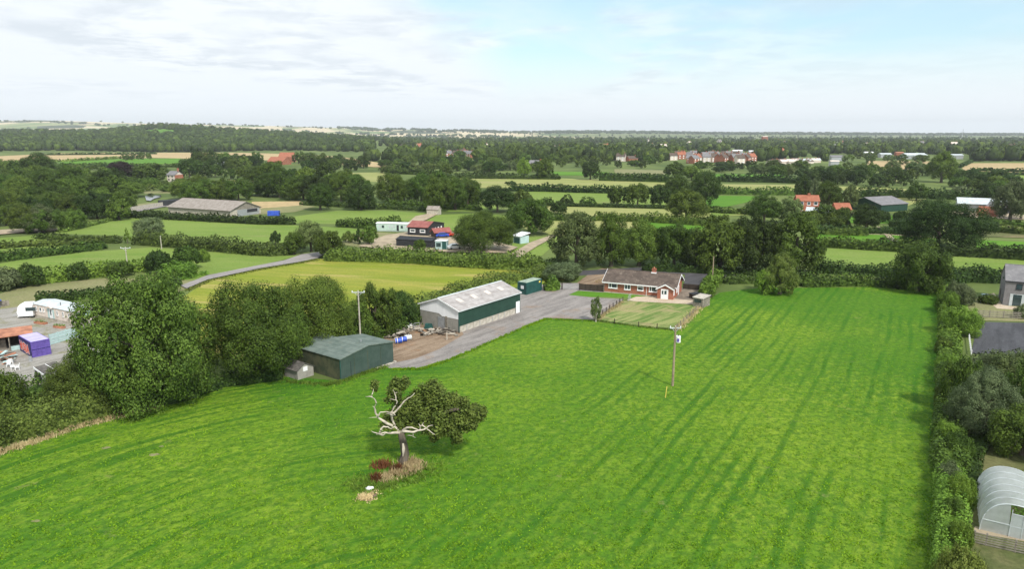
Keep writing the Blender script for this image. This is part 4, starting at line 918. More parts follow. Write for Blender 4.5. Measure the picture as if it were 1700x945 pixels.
o = MB().box(0, 0, 1.3, L_ * .9, .7, 1.5).box(.2, .2, 0, .3, .3, 1.3).box(L_ * .8, .2, 0, L_ * .8 + .1, .3, 1.3).build('tarpaulin', ['blue']); o.location = (A.x, A.y - 1.2, .05); o.rotation_euler.z = rz; tagp(o, 'blue tarpaulin on a rack at the left edge', 'tarpaulin')

# --- grey house and arena on the right
A, rz, L_ = frame_px((1664, 506.5), (1704, 510.5)); Ah = A.copy(); L_ = 11.0; D = 8.6
gh = thing('house', 'two storey grey brick house with slate roof at the right edge', 'house', (A.x, A.y, 0), rz)
gable_parts(gh, L_, D, 4.9, 7.4, 'stone', 'slate', .12, .1, None)
MB().box(-.12, -.22, 4.72, L_ + .12, -.13, 4.86).build('gutter', 'black', gh)
window(gh, 1.75, 3.35, 2.75, 4.45, (), fr=.05, matf='black'); window(gh, 3.8, 3.6, 5.2, 4.5, (.5,), fr=.08, matf='white')
w = MB().box(1.0, -.05, .0, 1.5, -.004, 2.4).box(2.9, -.05, 0, 3.5, -.004, 2.4).box(1.5, -.05, 2.3, 2.9, -.004, 2.4).build('patio_door', 'palegrey', gh)
MB().box(1.5, -.04, .05, 2.9, -.01, 2.3).build('pane', 'glass', w); window(gh, 3.6, .5, 4.2, 2.3, (), fr=.06)
MB().box(-.05, 3.4, 4.6, -.004, 4.8, 4.95).build('window', 'glass', gh); MB().box(-.05, 5.5, 0, -.004, 6.6, 2.2).build('door', 'darkwood', gh); MB().box(-.045, 2.0, .8, -.004, 3.0, 1.7).build('window', 'glass', gh)
def rail_fence(name, pts, label, h=1.25, rails=3, gap=2.4, mat='wood', postm=None, z=.05, board=.16, world=False, group=None):
    W = [Vector(p) if world else Vector(G(*p)) for p in pts]; t = thing(name, label, 'fence', (W[0].x, W[0].y, z), 0, group)
    pm = MB().box(-.06, -.06, 0, .06, .06, h + .1).mesh('post', postm or mat)
    for i in range(len(W) - 1):
        d = W[i + 1] - W[i]; n = max(1, round(d.length / gap)); a = math.atan2(d.y, d.x); l = d.length / n
        rm = MB().box(.0, -.085, -board / 2, l - .01, -.062, board / 2).mesh('rail', mat)
        for k in range(n):
            p = W[i] + d * (k / n) - W[0]
            o = link_mesh('post', pm, t); o.location = (p.x, p.y, 0); o.rotation_euler.z = a
            for r in range(rails):
                o = link_mesh('rail', rm, t); o.location = (p.x, p.y, h * (r + .75) / rails); o.rotation_euler.z = a
    p = W[-1] - W[0]; o = link_mesh('post', pm, t); o.location = (p.x, p.y, 0); return t
rail_fence('rail_fence', [(1619, 527), (1760, 534)], 'timber rail fence between the grey house garden and the arena', 1.3, 4)
rail_fence('rail_fence', [(1608, 560), (1612, 590)], 'white topped low fence along the left side of the arena', .7, 1, 1.2, 'white')
A_ = G(1631, 498); o = MB().box(0, 0, 0, 1.1, .7, 1.1).build('bin_store', 'mint'); o.location = (*A_, .06); tagp(o, 'small pale blue green bin store left of the grey house', 'bin')

# --- polytunnel
def polytunnel():
    A = Vector(G(1626, 881)); B = Vector(G(1708, 893)); d = B - A; rz = math.radians(-31); W = 4.6; Lt = 7.8
    t = thing('polytunnel', 'rounded polytunnel with clear sheeting and white hoops', 'greenhouse', (A.x, A.y, .06), rz); Hh = 2.9; n = 22
    def arc(k, s=1.0): a = math.pi * k / n; return (W / 2 - math.copysign(abs(math.cos(a)) ** .85, math.cos(a)) * W / 2 * s, math.sin(a) ** .8 * Hh * s)
    v = []; m = 12
    for j in range(m + 1): v += [(arc(k)[0], j * Lt / m, arc(k)[1] - (.025 if j % 2 else 0)) for k in range(n + 1)]
    f = [(j * (n + 1) + k, j * (n + 1) + k + 1, (j + 1) * (n + 1) + k + 1, (j + 1) * (n + 1) + k) for j in range(m) for k in range(n)]
    MB().add(v, f).build('cover', 'film', t, True)
    b = MB(); b.add([(arc(k)[0], Lt, arc(k)[1]) for k in range(n + 1)], [tuple(range(n + 1))]); b.build('end_sheet', 'film', t)
    for j in range(0, m + 1, 2):
        MB().tube([(arc(k, 1.006 if j else 1.01)[0], j * Lt / m + (.0 if j else -.02), arc(k, 1.01)[1]) for k in range(n + 1)], .03 if j else .05, 6).build('hoop', 'palegrey', t)
    # front end: sheets either side of a framed door
    dx0, dx1 = W * .44, W * .62
    def half(ks, x): pts = [arc(k) for k in ks]; return pts
    for lo, hi in ((0, dx0), (dx1, W)):
        pts = [p for p in (arc(k * .5) for k in range(2 * n + 1)) if lo <= p[0] <= hi]
        q = [(lo if lo else pts[0][0], 0)] + pts + [(hi if hi < W else pts[-1][0], 0)]
        q = [(x, -.0, z) for x, z in q]; MB().add(q, [tuple(range(len(q)))]).build('end_sheet', 'film', t)
    fr = MB()
    for x in (dx0, dx1): fr.box(x - .03, -.05, 0, x + .03, .02, 2.45)
    fr.box(0.1, -.04, 1.0, dx0 - .03, .0, 1.07).box(dx1 + .03, -.04, 1.0, W - .1, 0, 1.07).box(dx0 + .03, -.05, 2.05, dx1 - .03, .02, 2.12).build('end_frame', 'palegrey', t)
    dr = MB().box(dx0 + .04, -.03, .03, dx1 - .04, -.01, 2.04).build('door', 'film', t)
    MB().box(dx0 + .04, -.045, .95, dx1 - .04, -.032, 1.02).build('door_rail', 'palegrey', dr)
    rs = np.random.RandomState(5); p = np.stack([rs.uniform(.4, W - .4, 900), rs.uniform(.5, Lt - .4, 900), rs.uniform(.1, 1.2, 900)], 1)
    v, f = leafquads(rs, p, np.tile([0, 0, 1.], (900, 1)), .2); o = link_mesh('tomato_plants', npmesh('plants', v, [f], ['bright'])); o.location = t.location; o.rotation_euler.z = rz
    tagp(o, 'leafy green crop growing inside the polytunnel', 'plants', kind='stuff')
polytunnel()
rail_fence('rail_fence', [(1616, 903), (1636, 908), (1684, 919), (1740, 931)], 'weathered rail fence in front of the polytunnel', 1.05, 5, 2.3, 'wood', board=.1)

# --- bungalow fences, gate, lawn fence
def gate(a, b, label, h=1.15, mat='steel', bars=5, z=.06):
    A, rz, L_ = frame_px(a, b); t = thing('gate', label, 'gate', (A.x, A.y, z), rz)
    for k in range(bars): MB().tube([(0, 0, .15 + k * (h - .15) / (bars - 1)), (L_, 0, .15 + k * (h - .15) / (bars - 1))], .03, 6).build('bar', mat, t)
    for x in (0, L_ / 2, L_): MB().tube([(x, 0, .1), (x, 0, h + .04)], .035, 6).build('upright', mat, t)
    return t
gate((934, 480.5), (961, 481.5), 'silver five bar gate across the yard entrance')
rail_fence('board_fence', [(963, 482), (983, 483.5), (1002, 485)], 'dark boarded fence left of the bungalow', 1.35, 5, 2.2, 'darkwood', 'wood', board=.26)
for px, py, lb in ((933, 481, 'dark gate post left of the silver gate'), (962, 482, 'dark gate post right of the silver gate')):
    o = MB().box(-.12, -.12, 0, .12, .12, 1.5).build('gate_post', 'darkwood'); a = G(px, py); o.location = (*a, .05); tagp(o, lb, 'post')
rail_fence('board_fence', [(1134, 480), (1182, 484)], 'low dark boarded fence right of the bungalow', 1.1, 5, 2.4, 'darkwood', board=.22)
rail_fence('wire_fence', [(988, 533), (1020, 538), (1060, 543), (1122, 549)], 'thin post fence along the near edge of the lawn', .8, 2, 3.2, 'darkwood', board=.03, z=.05)
rail_fence('wire_fence', [(988, 532), (1012, 515), (1034, 501)], 'thin post fence along the left edge of the lawn', .9, 2, 2.2, 'darkwood', board=.03, z=.05)
rail_fence('wire_fence', [(1124, 548), (1145, 527), (1165, 508)], 'thin post fence along the right edge of the lawn', .9, 2, 2.2, 'wood', board=.03, z=.05)
gate((1042.5, 501.5), (1047, 497.5), 'small silver garden gate at the corner of the lawn', 1.2)

# --- poles
def pole(px, py, top, label, arm=True, r=.13, armw=1.9, insul=True, z=0, tops=None, armrz=0.0, mat='pole'):
    x, y = G(px, py); h = ZY(tops or px, top, y); t = thing('utility_pole', label, 'pole', (x, y, z), armrz)
    MB().tube([(0, 0, -.1), (0, 0, h - .2)], [r * 1.15, r * .8], 10).build('shaft', mat, t)
    if arm:
        MB().box(-armw / 2, -.06, h - .5, armw / 2, .06, h - .38).build('cross_arm', 'palegrey', t)
        for x in (-armw / 2 + .08, 0, armw / 2 - .08):
            MB().tube([(x, 0, h - .38), (x, 0, h - .3), (x, 0, h - .16)], [.05, .09, .04], 8).build('insulator', 'white', t)
        for s in (-1, 1): MB().tube([(s * armw * .32, 0, h - .5), (0, 0, h - 1.0)], .025, 5).build('brace', 'palegrey', t)
    return t, h
t, h = pole(1116.5, 641, 539.5, 'bare wooden pole carrying a white transformer in the middle of the field', True, .15, 1.5, armrz=.9)
def transformer():
    y = h - 1.95; o = MB().tube([(.42, .0, y - .42), (.42, 0, y + .42)], .33, 14).build('transformer', 'white', t)
    MB().box(.2, -.36, y - .3, .5, -.3, y + .15).build('plate', 'purple', o); MB().tube([(.42, 0, y + .42), (.42, 0, y + .6)], .06, 6).build('bushing', 'darkwood', o)
    for c in (t,): pass
transformer(); t.rotation_euler.z = 0.0
pole(599, 578, 481, 'tall pale pole with white cross arm behind the green shed', True, .13, 2.0, mat='concrete')
pole(213, 452, 409, 'grey pole with white cross arm beyond the big left tree', True, .13, 2.4, mat='concrete')
pole(1182, 473, 424, 'plain wooden pole behind the bungalow hedge', False, .13)
pole(187.5, 362.5, 331, 'dark pole with steel fittings at the edge of the left wood', True, .2, 2.2)
pole(268.5, 414, 390, 'short pale pole standing in the hedge below the grey green tree', False, .12, mat='concrete')
A, rz, L_ = frame_px((1104.5, 661), (1106, 661)); a = G(1104.6, 661); o = MB().tube([(0, 0, 0), (.12, 0, 1.5)], .055, 6).build('marker_post', 'yellowpaint'); o.location = (*a, .02); tagp(o, 'short yellow marker post leaning beside the field pole', 'post')

# ================================================================== FARM BUILDINGS IN THE MIDDLE DISTANCE
def simple_gable(name, label, a, b, D, eave, ridge, wall, roof, cat='barn', group=None, over=.4, ridge_at=.5, fascia=None, windows=(), z=0.0, L=None, door=None):
    A, rz, L_ = frame_px(a, b); L_ = L or L_
    t = thing(name, label, cat, (A.x, A.y, z), rz, group); gable_parts(t, L_, D, eave, ridge, wall, roof, over, .15, fascia, ridge_at)
    for (f, w, z0, z1) in windows: window(t, L_ * f, z0, L_ * f + w, z1, (), fr=.12)
    if door: MB().box(L_ * door, -.06, 0, L_ * door + 1.0, -.004, 2.1).build('door', 'white', t)
    return t, L_
t, l = simple_gable('barn', 'long low open barn with weathered grey brown roof among the left fields', (280, 353.5), (383, 361), 16, 2.7, 5.6, 'concrete', 'cementx', over=.6)
MB().box(l + .01, 3.5, .0, l + .2, 15.0, 2.6).build('end_opening', 'steel', t); MB().box(l + .21, 8.5, 1.2, l + .26, 14.0, 2.5).build('opening', 'black', t); MB().prism([(1.2, 2.8), (14.8, 2.8), (8.0, 5.2)], l + .005, l + .08).build('gable_boarding', 'wood', t)
A, rz, L_ = frame_px((268, 343), (300, 341)); o = MB().box(0, 0, 0, L_, 5, 2.6).build('lean_to', 'black'); o.location = (A.x, A.y, 0); o.rotation_euler.z = rz; tagp(o, 'black lean-to at the far left end of the long barn', 'shed')
A = Vector(G(196, 355)); B = Vector(G(276, 342)); d = B - A; o = MB().box(0, 0, 0, d.length, .25, 2.0).build('concrete_wall', 'concrete'); o.location = (A.x, A.y, 0); o.rotation_euler.z = math.atan2(d.y, d.x); tagp(o, 'long pale concrete wall left of the long barn', 'wall')
A_ = G(444, 359); o = MB().prism([(0, 0), (2.2, 0), (2.0, 1.9), (.3, 1.9)], 0, 4.6).build('trailer', 'blue'); o.location = (*A_, .2); tagp(o, 'bright blue covered trailer right of the long barn', 'trailer')
t, l = simple_gable('stone_shed', 'small pale stone shed at the end of the track', (708.5, 356.8), (727.5, 357.4), 3.6, 2.2, 3.4, 'concrete', 'cementx', 'shed', over=.2)
# red roofed black barn
A, rz, L_ = frame_px((677, 391.5), (709, 393)); rb = thing('farm_shop', 'black boarded barn with red sheet roof in the farm behind the hay meadow', 'barn', (A.x, A.y, 0), rz)
L_ += .2; Db = 14.0
MB().prism([(0, 0), (Db, 0), (Db, 2.8), (4.5, 4.4), (0, 3.0)], 0, L_).build('wall', 'black', rb)
MB().slab([(-.3, -.4, 2.92), (L_ + .3, -.4, 2.92), (L_ + .3, 4.5, 4.45), (-.3, 4.5, 4.45)], .12).build('roof_slope', 'redroof', rb)
MB().slab([(-.3, Db + .3, 2.8), (-.3, 4.5, 4.45), (L_ + .3, 4.5, 4.45), (L_ + .3, Db + .3, 2.8)], .12).build('roof_slope', 'felt', rb)
for f in (.12, .62): window(rb, L_ * f, 1.3, L_ * f + 1.9, 2.3, (), fr=.2)
for y in (3.0, 6.0, 8.5, 11.0): MB().box(L_ + .004, y, 1.5, L_ + .08, y + .8, 2.2).build('window', 'white', rb)
t, l = simple_gable('lean_to', 'small red roofed lean-to in front of the black barn', (722, 396), (748, 394), 3.2, 1.9, 2.9, 'darkwood', 'redroof', 'shed')
t, l = simple_gable('low_shed', 'long low black shed in front of the red roofed barn', (658, 409.5), (717, 413), 5.0, 2.2, 2.7, 'black', 'black', 'shed', over=.15)
A, rz, L_ = frame_px((723, 415.5), (741, 416)); gc = thing('green_cabin', 'small green and white cabin at the right end of the low black shed', 'cabin', (A.x, A.y, 0), rz)
MB().box(0, 0, .3, L_, 2.6, 2.7).build('body', 'mint', gc); MB().box(L_ * .62, -.05, .3, L_, -.004, 2.6).build('door', 'teal', gc); MB().box(-.15, -.15, 2.7, L_ + .15, 2.75, 2.82).build('roof', 'white', gc); MB().box(.25, -.05, 1.0, L_ * .5, -.004, 2.2).build('window', 'glass', gc); MB().box(.1, .1, 0, L_ - .1, 2.5, .3).build('base', 'black', gc)
A, rz, L_ = frame_px((625, 383.8), (677, 385.2)); mh = thing('mobile_home', 'long pale green mobile home left of the red roofed barn', 'mobile home', (A.x, A.y, 0), rz)
MB().box(0, 0, .3, L_, 3.5, 2.7).build('body', 'mint2', mh); MB().box(.1, .1, 0, L_ - .1, 3.4, .3).build('skirt', 'palegrey', mh); MB().prism([(-.15, 2.7), (3.65, 2.7), (3.6, 2.85), (1.75, 3.05), (-.1, 2.85)], -.15, L_ + .15).build('roof', 'white', mh)
for f in (.06, .18, .40, .52, .78, .9): MB().box(L_ * f, -.04, 1.2, L_ * f + .8, -.004, 2.1).build('window', 'glass' if f in (.18, .78) else 'palegrey', mh)
MB().box(L_ * .65, -.05, .35, L_ * .65 + .8, -.004, 2.3).build('door', 'black', mh)
A, rz, L_ = frame_px((852, 403.5), (864, 405.5)); fs = thing('field_shelter', 'teal field shelter with white roof right of the big round tree', 'shelter', (A.x, A.y, 0), rz)
MB().box(0, 0, 0, L_, 3.6, 2.3).build('wall', 'mint', fs); MB().slab([(-.3, -.4, 2.3), (L_ + .3, -.4, 2.3), (L_ + .3, 4, 3.1), (-.3, 4, 3.1)], .1).build('roof', 'white', fs); MB().box(.4, -.04, 0, L_ - .4, -.004, 1.9).build('opening', 'teal', fs)
for k, (px, py, m, lb) in enumerate(((732, 395, 'redpaint', 'small red car parked beside the red lean-to'), (724, 396.5, 'blue', 'small blue car parked in front of the black barn'), (745, 417, 'white', 'white van parked in the farm yard beside the round tree'))):
    a = G(px, py); c = thing('parked_car', lb, 'car', (a[0], a[1], .4), .2 * k)
    b = MB().prism([(0, .35), (4.2, .35), (4.2, .95), (3.4, 1.0), (2.9, 1.5), (1.1, 1.5), (.5, 1.0), (0, .9)], 0, 1.75, axis='y').build('body', m, c)
    MB().prism([(.75, 1.05), (3.2, 1.05), (2.85, 1.45), (1.15, 1.45)], -.01, 1.76, axis='y').build('windows', 'glass', c)
    for x in (.8, 3.3):
        for y in (0, 1.6): MB().tube([(x, y, .32), (x, y + .16, .32)], .32, 10).build('wheel', 'black', c)
# brick farmhouse group on the right
t, l = simple_gable('brick_farmhouse', 'two storey red brick farmhouse with orange pantile roof right of centre', (1322, 352.5), (1359, 353.2), 6.5, 4.9, 7.0, 'brick', 'pantile', 'house', over=.25, windows=[(.12, 1.6, 3.2, 4.7), (.45, 1.4, 3.2, 4.6), (.75, 1.6, 3.2, 4.7), (.1, 1.6, .8, 2.3), (.75, 1.4, .8, 2.2)])
MB().box(l * .52, 2.8, 6, l * .52 + 1, 3.7, 8.0).build('chimney', 'brick', t)
t, l = simple_gable('outbuilding', 'low white roofed outbuilding in front of the brick farmhouse', (1338, 359), (1375, 361), 5, 2.0, 3.4, 'brick', 'palegrey', 'shed')
t, l = simple_gable('brick_stable', 'small orange roofed brick stable right of the brick farmhouse', (1388, 356), (1412, 356), 5, 2.2, 4.4, 'brick', 'pantile', 'stable')
A, rz, L_ = frame_px((1362, 359.5), (1414, 361)); o = MB().box(0, 0, 0, L_, .2, 1.3).build('rendered_wall', 'white'); o.location = (A.x, A.y, .2); o.rotation_euler.z = rz; tagp(o, 'pale boundary wall between the farmhouse and its stable', 'wall')
# green barn: gable turned towards us
A, rz, L_ = frame_px((1462, 352.5), (1506, 349.5)); t = thing('barn', 'dark green barn with grey roof right of the brick farmhouse', 'barn', (A.x, A.y, 0), rz)
gable_parts(t, L_, 17, 3.1, 5.6, 'greensheet', 'slate', .4, .15)
MB().box(-.2, 3, 0, -.02, 7, 3.2).build('opening', 'black', t)
t, l = simple_gable('barn', 'very long pale grey roofed barn in the right-hand farm', (1590, 349), (1682, 353), 15, 3.0, 4.9, 'steel', 'palegrey', over=.5)
t, l = simple_gable('barn', 'small dark grey roofed barn in front of the long pale barn', (1637, 353.5), (1672, 356), 8, 2.8, 4.2, 'black', 'slate')
t, l = simple_gable('cart_shed', 'low orange pantiled cart shed in front of the right-hand farm', (1628, 360.5), (1656, 361.3), 5, 2.0, 4.0, 'brick', 'pantile', 'shed')
# left background
t, l = simple_gable('cottage', 'small pale fronted brick cottage with chimney among the left trees', (278, 301.5), (291, 302), 7, 4.8, 7.2, 'cream', 'slate', 'house')
MB().box(l - .8, 3, 6.5, l, 4, 9.4).build('chimney', 'brick', t); MB().box(l + .01, 0, 0, l + .12, 7, 4.8).build('brick_end', 'brick', t)
for f in (.15, .6):
    for z0 in (.9, 3.1): MB().box(l * f, -.05, z0, l * f + 1.1, -.005, z0 + 1.2).build('window', 'glass', t)
simple_gable('shed', 'white roofed shed left of the copper beech', (161, 297), (181, 297), 9, 3.0, 5.0, 'darkwood', 'white', 'shed')
simple_gable('shed', 'blue grey roofed shed deep in the left trees', (356, 279), (371, 279.5), 14, 3.0, 6.0, 'darkwood', 'palegrey', 'shed')
simple_gable('brick_barn', 'large red brick barn with orange roof beyond the tree belt', (444, 273), (470, 273.5), 14, 3.5, 8, 'brick', 'pantile')
simple_gable('brick_barn', 'second red roofed barn standing just behind the large brick barn', (463, 269), (486, 269), 14, 6, 11, 'brick', 'pantile')

# villages far off: every house its own
HK = {}
def house_proto(k):
    L_, D, e, r = ((9, 7, 5, 8), (8, 7.5, 5.2, 8.6), (11, 7, 3, 5.4))[k]
    w = MB().prism([(0, 0), (D, 0), (D, e), (D / 2, r), (0, e)], -L_ / 2, L_ / 2)
    ws = w.mesh('wall', 'brick'); rf = MB()
    for ya, sg in ((0, -1), (D, 1)):
        sl = (r - e) / (D / 2); q = [(-L_ / 2 - .3, ya + sg * .3, e - .3 * sl + .03), (L_ / 2 + .3, ya + sg * .3, e - .3 * sl + .03), (L_ / 2 + .3, D / 2, r + .03), (-L_ / 2 - .3, D / 2, r + .03)]
        rf.slab(q if sg < 0 else q[::-1], .2)
    ch = MB().box(L_ * .3, D / 2 - .5, r - .8, L_ * .3 + .9, D / 2 + .5, r + 1.2).mesh('chimney', 'brick')
    wn = MB().box(-.7, -.06, 0, .7, -.01, 1.3).mesh('window', 'white')
    return ws, rf.mesh('roof', 'pantile'), ch, wn, L_, e
hrnd = random.Random(5)
def far_house(px, py, k, wall, roof, label, group=None, rz=None, sc_=1.0):
    if k not in HK: HK[k] = house_proto(k)
    ws, rf, ch, wn, L_, e = HK[k]; x, y = G(px, py)
    t = thing('house', label, 'house', (x, y, float(terr(x, y))), hrnd.uniform(-.9, .9) if rz is None else rz, group); t.scale = (sc_,) * 3
    for nm, me, m in (('wall', ws, wall), ('roof', rf, roof), ('chimney', ch, None)):
        o = link_mesh(nm, me, t)
        if m: o.material_slots[0].link = 'OBJECT'; o.material_slots[0].material = M[m]
    if k < 2:
        for xx in (-L_ * .25, L_ * .25):
            for zz in (.9, 3.3): o = link_mesh('window', wn, t); o.location = (xx, 0, zz)
RF = ['slate', 'tiles', 'slate', 'tiles', 'pantile']
for i in range(34):
    far_house(1118 + 4.05 * i + hrnd.uniform(-2, 2), 263 + hrnd.uniform(-1, 9) * (1 if i > 3 else .5), hrnd.choice((0, 1)), hrnd.choice(('brick', 'cream', 'brick')), hrnd.choice(RF), 'red brick house in the village estate right of centre', 'houses of the distant village estate', sc_=1.15)
for i in range(16):
    far_house(1284 + 4.8 * i, 272 - 2.2 * (i / 16) + hrnd.uniform(-1, 2), 2, 'cream', hrnd.choice(('cream', 'palegrey', 'tiles')), 'pale chalet in the rows right of the village estate', 'pale chalets beyond the village', sc_=.9)
for i in range(10):
    far_house(718 + 8.8 * i + hrnd.uniform(-2, 2), 261 + hrnd.uniform(-1, 2), hrnd.choice((0, 1)), hrnd.choice(('brick', 'cream')), hrnd.choice(RF), 'brick house in the small distant estate left of centre', 'houses of the left distant estate', sc_=1.1)
for px, py, lb in ((684, 264, 'cream house at the left end of the small distant estate'), (880, 262, 'pale house alone in the distant woods left of centre'), (868, 249, 'pinkish house glimpsed above the distant woods'), (1012, 266, 'low brown roofed house behind the round trees'), (1030, 268, 'long low house left of the village gap'), (1052, 268, 'small red house beside the dark village trees'), (888, 277, 'grey roofed bungalow behind the bright green tree'), (1085, 267, 'house alone left of the village estate')):
    far_house(px, py, hrnd.choice((0, 1, 2)), 'brick' if 'red' in lb or 'brick' in lb else 'cream', 'slate' if 'grey' in lb else 'tiles', lb, sc_=1.2)
for px, py, w_, rfm, lb in ((1225, 255.5, 16, 'white', 'white roofed warehouse beyond the village, left one of two'), (1251, 256.5, 14, 'white', 'white roofed warehouse beyond the village, right one of two'), (1522, 264, 34, 'palegrey', 'wide pale roofed warehouse in the right distance'), (1471, 262, 18, 'palegrey', 'pale roofed shed left of the wide warehouse'), (1443, 259, 14, 'white', 'small white roofed shed furthest left of the right-hand works'), (1494, 259, 12, 'rust', 'rust coloured shed among the right-hand works'), (1590, 264, 18, 'palegrey', 'low pale shed right of the wide warehouse'), (1392, 267, 24, 'slate', 'grey slate roofed hall left of the right-hand works'), (1386, 276, 14, 'cream', 'cream shed in front of the grey slate hall'), (620, 259, 14, 'rust', 'brown shed beside the end of the stubble field'), (827, 235.5, 6, 'white', 'tiny white building on the distant woods'), (1305, 242, 20, 'pantile', 'large brick hall roof in the far right distance'), (1270, 240, 8, 'cream', 'square brick church tower in the far distance'), (1404, 238, 14, 'pantile', 'red roofed hall in the far right distance')):
    x, y = G(px, py); ww = w_ / F * y; tower = 'tower' in lb
    simple_gable('church_tower' if tower else 'warehouse', lb, (px - w_ / 2, py), (px + w_ / 2, py), ww * .6 if not tower else ww, 5 if not tower else 22, 5 + ww * .09 if not tower else 24, 'brick' if ('brick' in lb or 'red' in lb) else 'steel', rfm, 'church' if tower else 'warehouse', z=float(terr(x, y)))
a = G(1597, 231); o = MB().tube([(0, 0, 0), (0, 0, 60)], [2.2, 1.0], 6).build('mast', 'steel'); o.location = (*a, float(terr(*a))); tagp(o, 'thin radio mast on the right skyline', 'mast')

# yard clutter by the barn
crnd = random.Random(11)
def clutter(name, px0, px1, py0, py1, n, label, mats, big=1.0):
    b = MB()
    for i in range(n):
        a = Vector(G(crnd.uniform(px0, px1), crnd.uniform(py0, py1))); r = crnd.uniform(0, 3.1); l, w, t = crnd.uniform(.5, 2.2) * big, crnd.uniform(.12, .6), crnd.uniform(.04, .16); z = .06 + abs(crnd.gauss(0, .35)); c, s = math.cos(r), math.sin(r); tl = crnd.uniform(-.25, .25)
        v = [(a.x + c * x - s * y, a.y + s * x + c * y, z + zz + x * tl) for zz in (0, t) for x, y in ((-l / 2, -w / 2), (l / 2, -w / 2), (l / 2, w / 2), (-l / 2, w / 2))]
        b.add(v, [(0, 3, 2, 1), (4, 5, 6, 7), (0, 1, 5, 4), (1, 2, 6, 5), (2, 3, 7, 6), (3, 0, 4, 7)], crnd.randrange(len(mats)))
    o = b.build(name, mats); tagp(o, label, 'timber', kind='stuff')
clutter('timber_pile', 623, 676, 548, 562, 110, 'heap of pale broken boards beside the row of trees', ['deadwood', 'wood', 'wood', 'bark'])
clutter('timber_pile', 696, 760, 549, 558, 44, 'scattered boards and offcuts at the foot of the barn gable', ['wood', 'deadwood', 'darkwood', 'wood'])
clutter('stone_rubble', 672, 700, 545, 551, 25, 'pale rubble by the white tank', ['concrete', 'deadwood'], .6)
for k, (px, py, lb, m2) in enumerate(((656, 571, 'blue and white wrapped roll nearest the green shed', 'blue'), (664, 568.5, 'blue roll in the middle of the three by the boards', 'blue'), (672, 565.5, 'pale wrapped roll furthest right of the three by the boards', 'palegrey'))):
    a = G(px, py); t = thing('barrel', lb, 'barrel', (a[0], a[1], .45), .35)
    MB().tube([(0, 0, 0), (1.1, 0, 0)], [.42, .42], 14).build('body', m2, t); MB().tube([(-.03, 0, 0), (0, 0, 0)], .40, 14).build('lid', 'white', t); MB().tube([(.3, 0, 0), (.38, 0, 0)], .44, 14).build('band', 'white', t)
a = G(657, 549); o = MB().box(0, 0, 0, 1.1, .5, .35).build('crate', 'blue'); o.location = (*a, .06); o.rotation_euler.z = .4; tagp(o, 'small blue crate on top of the board heap', 'crate')
A, rz, L_ = frame_px((667, 548.5), (685, 547.5)); t = thing('tank', 'white rectangular tank standing left of the barn', 'tank', (A.x, A.y, .06), rz); MB().box(0, 0, .1, L_, 1.2, 1.05).build('body', 'white', t); MB().box(-.5, .2, 1.05, L_ * .6, 1.0, 1.15).build('lid', 'palegrey', t); MB().box(.1, .1, 0, L_ - .1, 1.1, .1).build('base', 'darkwood', t)
A, rz, L_ = frame_px((687, 549.5), (697, 548)); t = thing('trolley', 'steel frame trolley between the white tank and the barn', 'trolley', (A.x, A.y, .06), rz)
for x in (0, L_): MB().box(x, 0, 0, x + .07, .07, 1.2).build('upright', 'steel', t)
for z in (.3, .75, 1.2): MB().box(.07, 0, z, L_, .07, z + .07).build('rail', 'steel', t)
A_ = G(742, 565); t = thing('post', 'short timber post with a side rail in front of the barn gable', 'post', (A_[0], A_[1], .05), -.3); MB().box(-.08, -.08, 0, .08, .08, 1.25).build('upright', 'deadwood', t); MB().box(.08, -.05, 1.0, 1.6, .05, 1.12).build('rail', 'deadwood', t)
A_ = G(704, 546.5); o = MB().prism([(0, 0), (1.5, 0), (1.3, .7), (.2, .8)], 0, .8, axis='y').build('wheelbarrow', 'teal'); o.location = (*A_, .06); tagp(o, 'dark teal skip beside the barn door', 'skip')

clutter('timber_pile', -4, 24, 592, 604, 26, 'low jumble of planks and junk in front of the open fronted shed', ['wood', 'rust', 'darkwood', 'mint'], .8)
# ================================================================== TREES, one by one
M['fresh'] = foliage('young_oak_leaves', (0.028, 0.062, 0.008), (0.215, 0.300, 0.060), clump=1.1)
T = tree
# near left row
T(262, 690, 236, 449, 'oak', 'oak2', 'largest broad tree at the left, overhanging the caravans', lod=0, k=0, base=0.0)
T(152, 684, 124, 584, 'oak', 'oak2', 'lower leafy shoulder tree at the left foot of the largest tree', lod=0, k=1, base=0.0, name='tree')
T(430, 640, 168, 466, 'oak', 'oak', 'dark round tree between the largest left tree and the green shed', lod=0, k=1, base=0.0)
T(532, 594, 122, 457, 'round', 'oak2', 'tall tree directly behind the dark green shed', lod=0, k=0, base=0.0)
T(488, 612, 75, 505, 'round', 'oak', 'lower tree just left of the dark green shed', lod=1, base=0.0)
T(626, 566, 78, 470, 'oak', 'oak', 'tree behind the tall pale pole', lod=1, base=0.0)
T(664, 551, 58, 482, 'round', 'dark', 'dark tree touching the left end of the white barn', lod=1, base=0.0)
T(590, 572, 60, 497, 'round', 'oak2', 'smaller tree left of the tall pale pole', lod=1, base=0.0)
T(2, 700, 84, 612, 'bush', 'oak2', 'leafy shrub at the left edge above the white chairs', lod=1, base=0.0, cat='shrub', name='shrub')
T(610, 556, 40, 520, 'bush', 'brown', 'brownish bramble bush under the tall pale pole', lod=2, base=0.0, cat='shrub', name='shrub')
